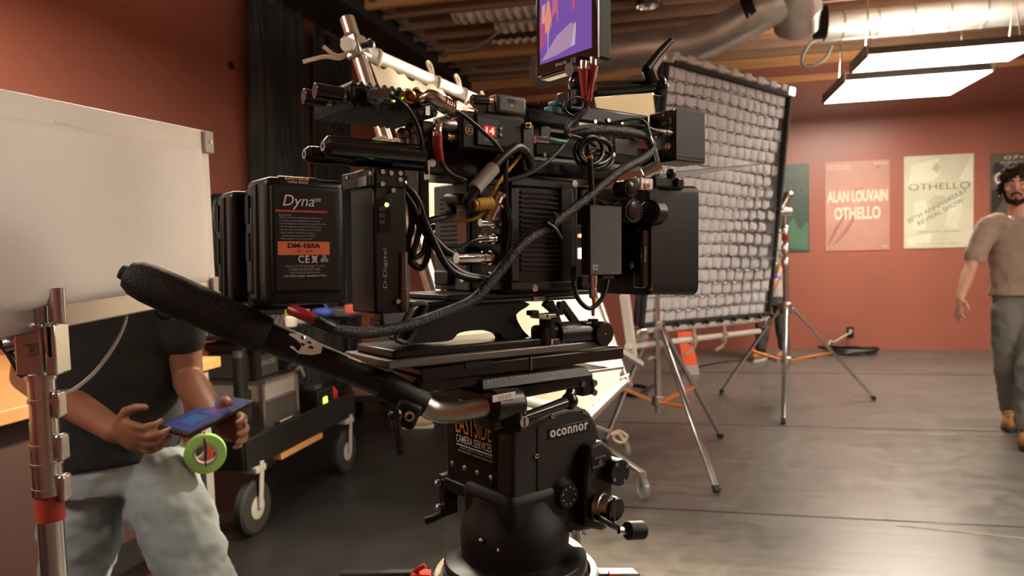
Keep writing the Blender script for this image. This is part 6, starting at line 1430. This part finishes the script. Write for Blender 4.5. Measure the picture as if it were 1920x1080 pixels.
# side housing
poly = [(961, 938), (961, 822), (972, 806), (1000, 787), (1030, 774), (1062, 765), (1088, 763), (1106, 772), (1119, 793), (1128, 825), (1140, 858), (1146, 905), (1142, 962), (1130, 990), (1075, 1000), (1010, 986), (976, 958)]
g = H.G(); g.prism([H.l(*q, -.012) for q in poly], (0, .036, 0)); sh_ = part(g, 'side_housing', M_char, t, .005, 3)
poly2 = [(1008, 985), (1008, 800), (1036, 781), (1064, 771), (1088, 769), (1103, 778), (1114, 797), (1124, 830), (1120, 880), (1080, 905), (1060, 985)]
g = H.G(); g.prism([H.l(*q, -.0135) for q in poly2], (0, .004, 0)); part(g, 'cover_plate', M_char, sh_, .001)
for q in ((1036, 780), (1095, 771), (1006, 855), (1007, 946), (1095, 1000), (1075, 998)):
    p = H.l(*q, -.0135); g = H.G(); g.ring(p, (0, 1, 0), .0032, .0016, .002, 14); part(g, 'screw', M_steel, sh_)
a, b, c_, e = H.rect(1030, 799, 1104, 813, -.0140)
ng = H.G(); ng.obox(((a+c_)/2, -.0138, (b+e)/2), (((c_-a)/2*1.08), 0, 0.0), (0, .0006, 0), (0, 0, (e-b)/2*1.5)); part(ng, 'name_plate', M_blk, sh_, .0005)
H.text('oconnor', 1031, 799, 1103, 813, -.0146, M_ytext, sh_, bold=.03, space=1.1)
# main housing and drum
a, b, c_, e = H.rect(961, 775, 1090, 925, .022); a = H.l(961, 880, -.012).x; Xh = a-.0006
g = H.G(); g.box((Xh, .0245, b), (c_, .148, e)); part(g, 'rear_housing', M_blk, t, .008, 3)
g = H.G(); pc = H.l(1050, 850, .03); g.cyl((pc.x, .026, pc.z), (pc.x, .15, pc.z), .068, n=44); part(g, 'tilt_drum', M_blkm, t)
g = H.G(); zr = H.x(900, 800, Xh); 
sk = H.rrect(858, 785, 930, 880, Xh)
def rt(st, y0, y1, va, vb, m, **k):   # text on the rear face between v positions
    z1_ = H.x(945, y0, Xh-.0005).z; z0_ = H.x(945, y1, Xh-.0005).z
    return text(st, 'lettering', m, t, H.W((Xh-.0008, vb, z0_)), -H.Y, H.Z, vb-va, z1_-z0_, .0005, **k)
va, vb = H.x(923, 830, Xh).y, H.x(857, 830, Xh).y
g = H.G(); g.box((Xh-.0008, va-.006, H.x(945, 888, Xh).z), (Xh, vb+.006, H.x(945, 790, Xh).z)); part(g, 'sticker', M_blkg, t)
rt('EASTSIDE', 796, 838, va, vb, M_gold, bold=-.005); rt('CAMERA SERVICES', 841, 857, va, vb, M_ytext, bold=.01)
g = H.G(); g.box((Xh-.0012, va, H.x(945, 862.5, Xh).z), (Xh-.0008, vb, H.x(945, 860, Xh).z)); part(g, 'rule_line', M_ytext, t)
rt('10700 Burbank Blvd, Los Angeles, CA 91601', 865, 869, va, vb-.01, M_ytext); rt('818-755-9000 \u2022 eastsidecamera.com', 871, 875, va, vb-.004, M_ytext)
for k in range(4):
    vv = .034+.031*k; zz = H.x(945, 905, Xh).z; g = H.G(); g.lathe((Xh, vv, zz), (-1, 0, 0), [(.004, 0), (.004, .0015), (.0025, .0025)], 12); part(g, 'screw', M_steel, t)
g = H.G(); g.box((Xh-.004, .0245, b-.004), (Xh+.01, .149, b+.014)); part(g, 'lower_flange', M_blk, t, .002)
g = H.G(); g.box((Xh+.01, .146, b+.012), (Xh+.06, .164, e-.008)); part(g, 'far_cover', M_char, t, .01, 3)
g = H.G(); g.box((Xh-.004, .145, b-.045), (Xh+.02, .162, b+.016)); lv = part(g, 'brake_bracket', M_blk, t, .002)
for k in range(2):
    g = H.G(); zz = b+.004-.036*k; g.lathe((Xh-.004, .156, zz), (-1, .3, 0), [(.0045, 0), (.0045, .006), (.003, .008)], 12); part(g, 'thumb_screw', M_steel, lv)
g = H.G(); g.tube([(Xh-.002, .153, b-.042), (Xh-.01, .165, b-.05), (Xh-.022, .173, b-.054)], .0058, 12, 4); part(g, 'brake_lever', M_blkm, lv)
# neck, pan base
pcen = at(966, 1036, 1.03); pb_ = V((pcen.x, pcen.y, 0)); zd = pcen.z
g = G(); g.lathe(V((pcen.x, pcen.y, zd)), ZZ, [(.074, 0), (.075, .03), (.072, .05), (.06, .066), (.055, .085)], 48); part(g, 'pan_body', M_blkm, t, 0)
g = H.G(); cc_ = H.I @ pcen; g.box((cc_.x-.05, cc_.y-.055, cc_.z+.04), (cc_.x+.06, cc_.y+.055, cc_.z+.10)); part(g, 'yoke', M_blkm, t, .012, 3)
g = H.nb(1005, 940, 1095, 1004, .006, .05); part(g, 'yoke_cheek', M_blkm, t, .008)
g = G(); g.lathe(V((pcen.x, pcen.y, zd)), ZZ, [(.098, -.04), (.100, -.034), (.100, -.03), (.0985, -.029), (.0985, -.006), (.096, -.002), (.09, .0), (.078, .004), (.07, .004)], 64); part(g, 'pan_disc', M_blk, t)
p = at(933, 1030, .95); g = G(); g.cyl(at(934, 1034, .955), at(934, 1026, .96), .0014, n=8); part(g, 'index_mark', M_ytext, t)
for q in ((902, 1013, .965),): g = G(); g.ell(at(*q), .003); part(g, 'screw', M_steel, t)
# counterbalance block, dials, crank
g = H.G(); g.prism([H.l(*q, -.034) for q in ((1108, 838), (1130, 826), (1150, 846), (1150, 905), (1146, 985), (1130, 996), (1098, 990), (1098, 900))], (0, .03, 0)); cb = part(g, 'counterbalance_block', M_char, t, .004)
g = H.nb(1110, 852, 1141, 878, -.0352, .001); lbp = part(g, 'label_plate', M_blkm, cb)
H.text('COUNTER', 1115, 854, 1136, 859, -.0356, M_gtext, lbp); H.text('BALANCE', 1112, 871, 1134, 876, -.0356, M_gtext, lbp)
p = H.l(1126, 866, -.0356); g = H.G(); g.ring(p, (0, 1, 0), .0028, .0018, .0004, 14); part(g, 'label_dot', M_gtext, lbp)
p = H.l(1152, 883, -.04); g = H.G(); g.cyl(p+V((0, .02, 0)), p+V((0, -.012, 0)), .0185, n=32); kb = part(g, 'counterbalance_knob', M_blk, cb, .001)
for k in range(4):
    an = .5+k*1.571; q = p+V((.0145*math.cos(an), -.0125, .0145*math.sin(an))); g = H.G(); g.ring(q, (0, 1, 0), .0024, .0012, .001, 12); part(g, 'screw', M_steel, kb)
p = H.l(1057, 926, -.014); g = H.G(); g.lathe(p, (0, -1, 0), [(.024, 0), (.0175, .008), (.0165, .009), (.0165, .011)], 32); dl = part(g, 'drag_dial', M_blkm, t)
for k in range(9):
    an = k*.698; q = p+V((.0115*math.cos(an), -.0112, .0115*math.sin(an))); g = H.G(); g.cyl(q, q+V((0, -.0004, 0)), .0014, n=10); part(g, 'dial_mark', M_gtext, dl)
p = H.l(1120, 950, -.034); g = H.G(); g.lathe(p, (.4, -1, 0), [(.02, 0), (.02, .008), (.0175, .009), (.0175, .02)], 28); part(g, 'scale_ring', M_alu, cb)
p2 = H.l(1134, 956, -.045); g = H.G(); g.lathe(p2, (.4, -1, 0), [(.0165, 0), (.0165, .014), (.012, .016)], 24); part(g, 'drag_knob', M_blkg, cb)
g = H.G(); c3 = H.l(1157, 958, -.06); g.prism([c3+V((.016*math.cos(a_), 0, .016*math.sin(a_)*(1.1 if math.sin(a_) > 0 else .9))) for a_ in [i*math.pi/8 for i in range(16)]], (.004, .012, 0)); part(g, 'knob_wing', M_blkg, cb, .002)
ka, kc = H.l(1118, 968, -.058), H.l(1166, 996, -.062); g = H.G(); g.bar(ka, kc, .008, .014, up=(0, -1, 0)); ck = part(g, 'crank_arm', M_blkg, cb, .003)
g = H.G(); g.cyl(H.l(1160, 995, -.066), H.l(1178, 996, -.07), .005, n=14); part(g, 'crank_pin', M_steel, ck)
g = H.G(); g.cyl(H.l(1174, 995, -.07), H.l(1207, 994, -.076), .0125, n=22); part(g, 'crank_grip', M_blkm, ck, .003)
# handle mount
p, p2 = H.l(916, 762, -.03), H.l(972, 757, -.03); 
g = H.G(); g.cyl(p, p2, .0205, n=28); g.box(tuple(H.l(922, 772, -.036)), tuple(H.l(968, 800, -.036)+V((0, .04, 0)))); part(g, 'handle_clamp', M_blk, t, .004)
g = H.nb(924, 738, 967, 751, -.0505, .002); ts = part(g, 'asset_sticker', M_white, t, .0004); H.text('E10 2575', 935, 741, 958, 748, -.0512, M_blkm, ts)
g = H.G(); g.cyl(H.l(945, 790, -.03), H.l(980, 792, -.046), .012, n=20); part(g, 'rosette', M_blkm, t, .002)
g = H.G(); pa = H.l(978, 790, -.048); g.cyl(pa, pa+V((0, -.006, 0)), .0068, n=20); scw = part(g, 'slotted_screw', M_lgrey, t)
g = H.G(); g.obox(pa+V((0, -.0062, 0)), (.0006, 0, 0), (0, .0006, 0), (0, 0, .006)); part(g, 'screw_slot', M_blkm, scw)
ra, rb2 = H.l(980, 783, -.044), H.l(1062, 754, -.04); g = H.G(); g.tube([ra, ra.lerp(rb2, .5), rb2], [.0058, .0078], 14, 2); part(g, 'lock_lever', M_blkg, t)
g = H.G(); g.ell(H.l(1068, 752, -.04), .0115); g.cyl(H.l(1068, 745, -.04), H.l(1071, 735, -.035), .007, n=14); part(g, 'lever_ball', M_blkg, t)

# ================================================================ pan handle
t = thing('pan_handle', 'long pan handle with foam grip reaching towards the viewer', 'handle')
hA, hB, hC, hD = at(245, 517, .80), at(500, 630, .845), at(722, 722, .885), at(797, 760, .90)
ax = (hB-hA).normalized()
g = G(); L = (hB-hA).length; g.lathe(hA, ax, [(.004, -.012), (.0075, -.011), (.0085, -.006), (.014, -.004), (.0195, .006), (.0215, .02), (.0222, .05), (.0222, L*.7), (.0215, L-.004), (.0195, L)], 40); part(g, 'foam_grip', M_foam, t)
g = G(); ax2 = (hC-hB).normalized(); L2 = (hC-hB).length; g.lathe(hB-ax2*.01, ax2, [(.0175, 0), (.0175, L2*.32), (.0172, L2*.33), (.0158, L2*.34), (.0158, L2*.7), (.0152, L2*.705), (.0152, L2+.01)], 36); part(g, 'shaft', M_blk, t)
# torn white sticker
sa = at(548, 634, .845); g = G()
ups = (-FH*.75+ZZ*.7); ups = (ups-ax2*ups.dot(ax2)).normalized(); sd_ = ax2.cross(ups)
cen = hB+ax2*.035
outl = [(-.012, -.2), (-.006, .55), (.004, .7), (.015, .5), (.022, .2), (.021, -.35), (.012, -.62), (.003, -.8), (-.004, -.5)]
g.add([cen+ax2*u+(ups*math.cos(a)+sd_*math.sin(a))*.0180 for u, a in [(u_*1.2, a_*1.1) for u_, a_ in outl]]+[cen+ax2*.006+ups*.0182], [(i, (i+1) % 9, 9) for i in range(9)]); stk = part(g, 'torn_sticker', M_white, t)
for u, a in ((.004, .15), (.010, -.15), (.014, .1), (.001, .3)):
    g = G(); q = cen+ax2*u+(ups*math.cos(a)+sd_*math.sin(a))*.0186; g.obox(q, ax2*.0022, (sd_*math.cos(a)-ups*math.sin(a))*.0012, (ups*math.cos(a)+sd_*math.sin(a))*.0004); part(g, 'sticker_tear', M_blkm, stk)
ax3 = (hD-hC).normalized(); L3 = (hD-hC).length
g = G(); g.lathe(hC-ax3*.004, ax3, [(.0165, 0), (.0172, .002), (.0172, L3), (.016, L3+.003)], 36); cl = part(g, 'clamp_sleeve', M_blkm, t)
q = at(769, 779, .872); g = G(); g.bar(at(742, 766, .88), at(784, 784, .88), .03, .022, up=-FH); part(g, 'clamp_ear', M_blkm, cl, .004)
g = G(); g.lathe(q, -FH, [(.006, -.004), (.006, .006), (.0035, .0065), (.0035, .003)], 16); part(g, 'clamp_bolt', M_steel, cl)
g = G(); g.tube([at(745, 772, .865), at(743, 795, .862), at(748, 820, .86), at(751, 852, .86)], [.0066, .0045], 12, 4); g.ell(at(742, 778, .865), .009); part(g, 'clamp_lever', M_blkg, cl)
g = G(); g.tube([hD-ax3*.01, at(815, 771, .905), at(845, 774, .91), at(880, 769, .915), at(928, 760, .925)], .0128, 28, 6); part(g, 'bent_tube', M_alu, t, ang=60)

# ================================================================ dolly under the head
t = thing('camera_dolly', 'camera dolly with cream riser bowl beneath the fluid head', 'dolly')
M_cream = mat('cream_enamel', (.55, .49, .40), .35, var=.06)
g = G(); g.lathe(V((pcen.x, pcen.y, zd)), ZZ, [(.06, -.3), (.08, -.13), (.108, -.10), (.1135, -.08), (.1135, -.026), (.111, -.022), (.1035, -.022), (.102, -.06)], 64); part(g, 'riser_bowl', M_cream, t)
g = G(); g.lathe(V((pcen.x, pcen.y, 0)), ZZ, [(.09, .2), (.09, .3), (.07, .32), (.07, zd-.2)], 40); part(g, 'column', M_cream, t)
dx_, dy_ = R0, FH
for sgn in (-1, 1):
    g = G(); c5 = V((pcen.x, pcen.y, .5)); 
g = G(); g.obox(V((pcen.x, pcen.y, .17)), dx_*.35, dy_*.3, ZZ*.05); part(g, 'chassis', M_blkm, t, .02)
for sx in (-1, 1):
    for sy in (-1, 1):
        c6 = V((pcen.x, pcen.y, .1))+dx_*.38*sx+dy_*.28*sy; g = G(); g.cyl(c6-dx_*.03, c6+dx_*.03, .1, n=28); part(g, 'wheel', M_rubber, t, .01)
g = G(); a7 = at(640, 1076, 1.25); b7 = at(800, 1074, 1.2); g.bar(a7, b7, .02, .008); part(g, 'side_arm', M_blkm, t, .004)
g = G(); g.bar(at(1115, 1078, 1.2), at(1195, 1078, 1.22), .03, .014); part(g, 'side_arm', M_char, t, .004)
g = G(); g.bar(at(1142, 1074, 1.19), at(1160, 1074, 1.19), .02, .006); part(g, 'red_tape', M_redp, t)
g = G(); g.tube([at(772, 1078, 1.15), at(784, 1068, 1.14), at(797, 1060, 1.14)], .004, 10, 3); g.obox(at(790, 1078, 1.14), R0*.014, FH*.01, ZZ*.004); part(g, 'red_lever', mat('bright_red', (.6, .03, .02), .4), t)
g = G(); g.tube([at(800, 1085, 1.2), V((pcen.x, pcen.y, zd-.25))], .015, 10, 1); g.tube([at(1125, 1085, 1.2), V((pcen.x, pcen.y, zd-.25))], .015, 10, 1); part(g, 'arm_bracket', M_blk, t)

finish_things()
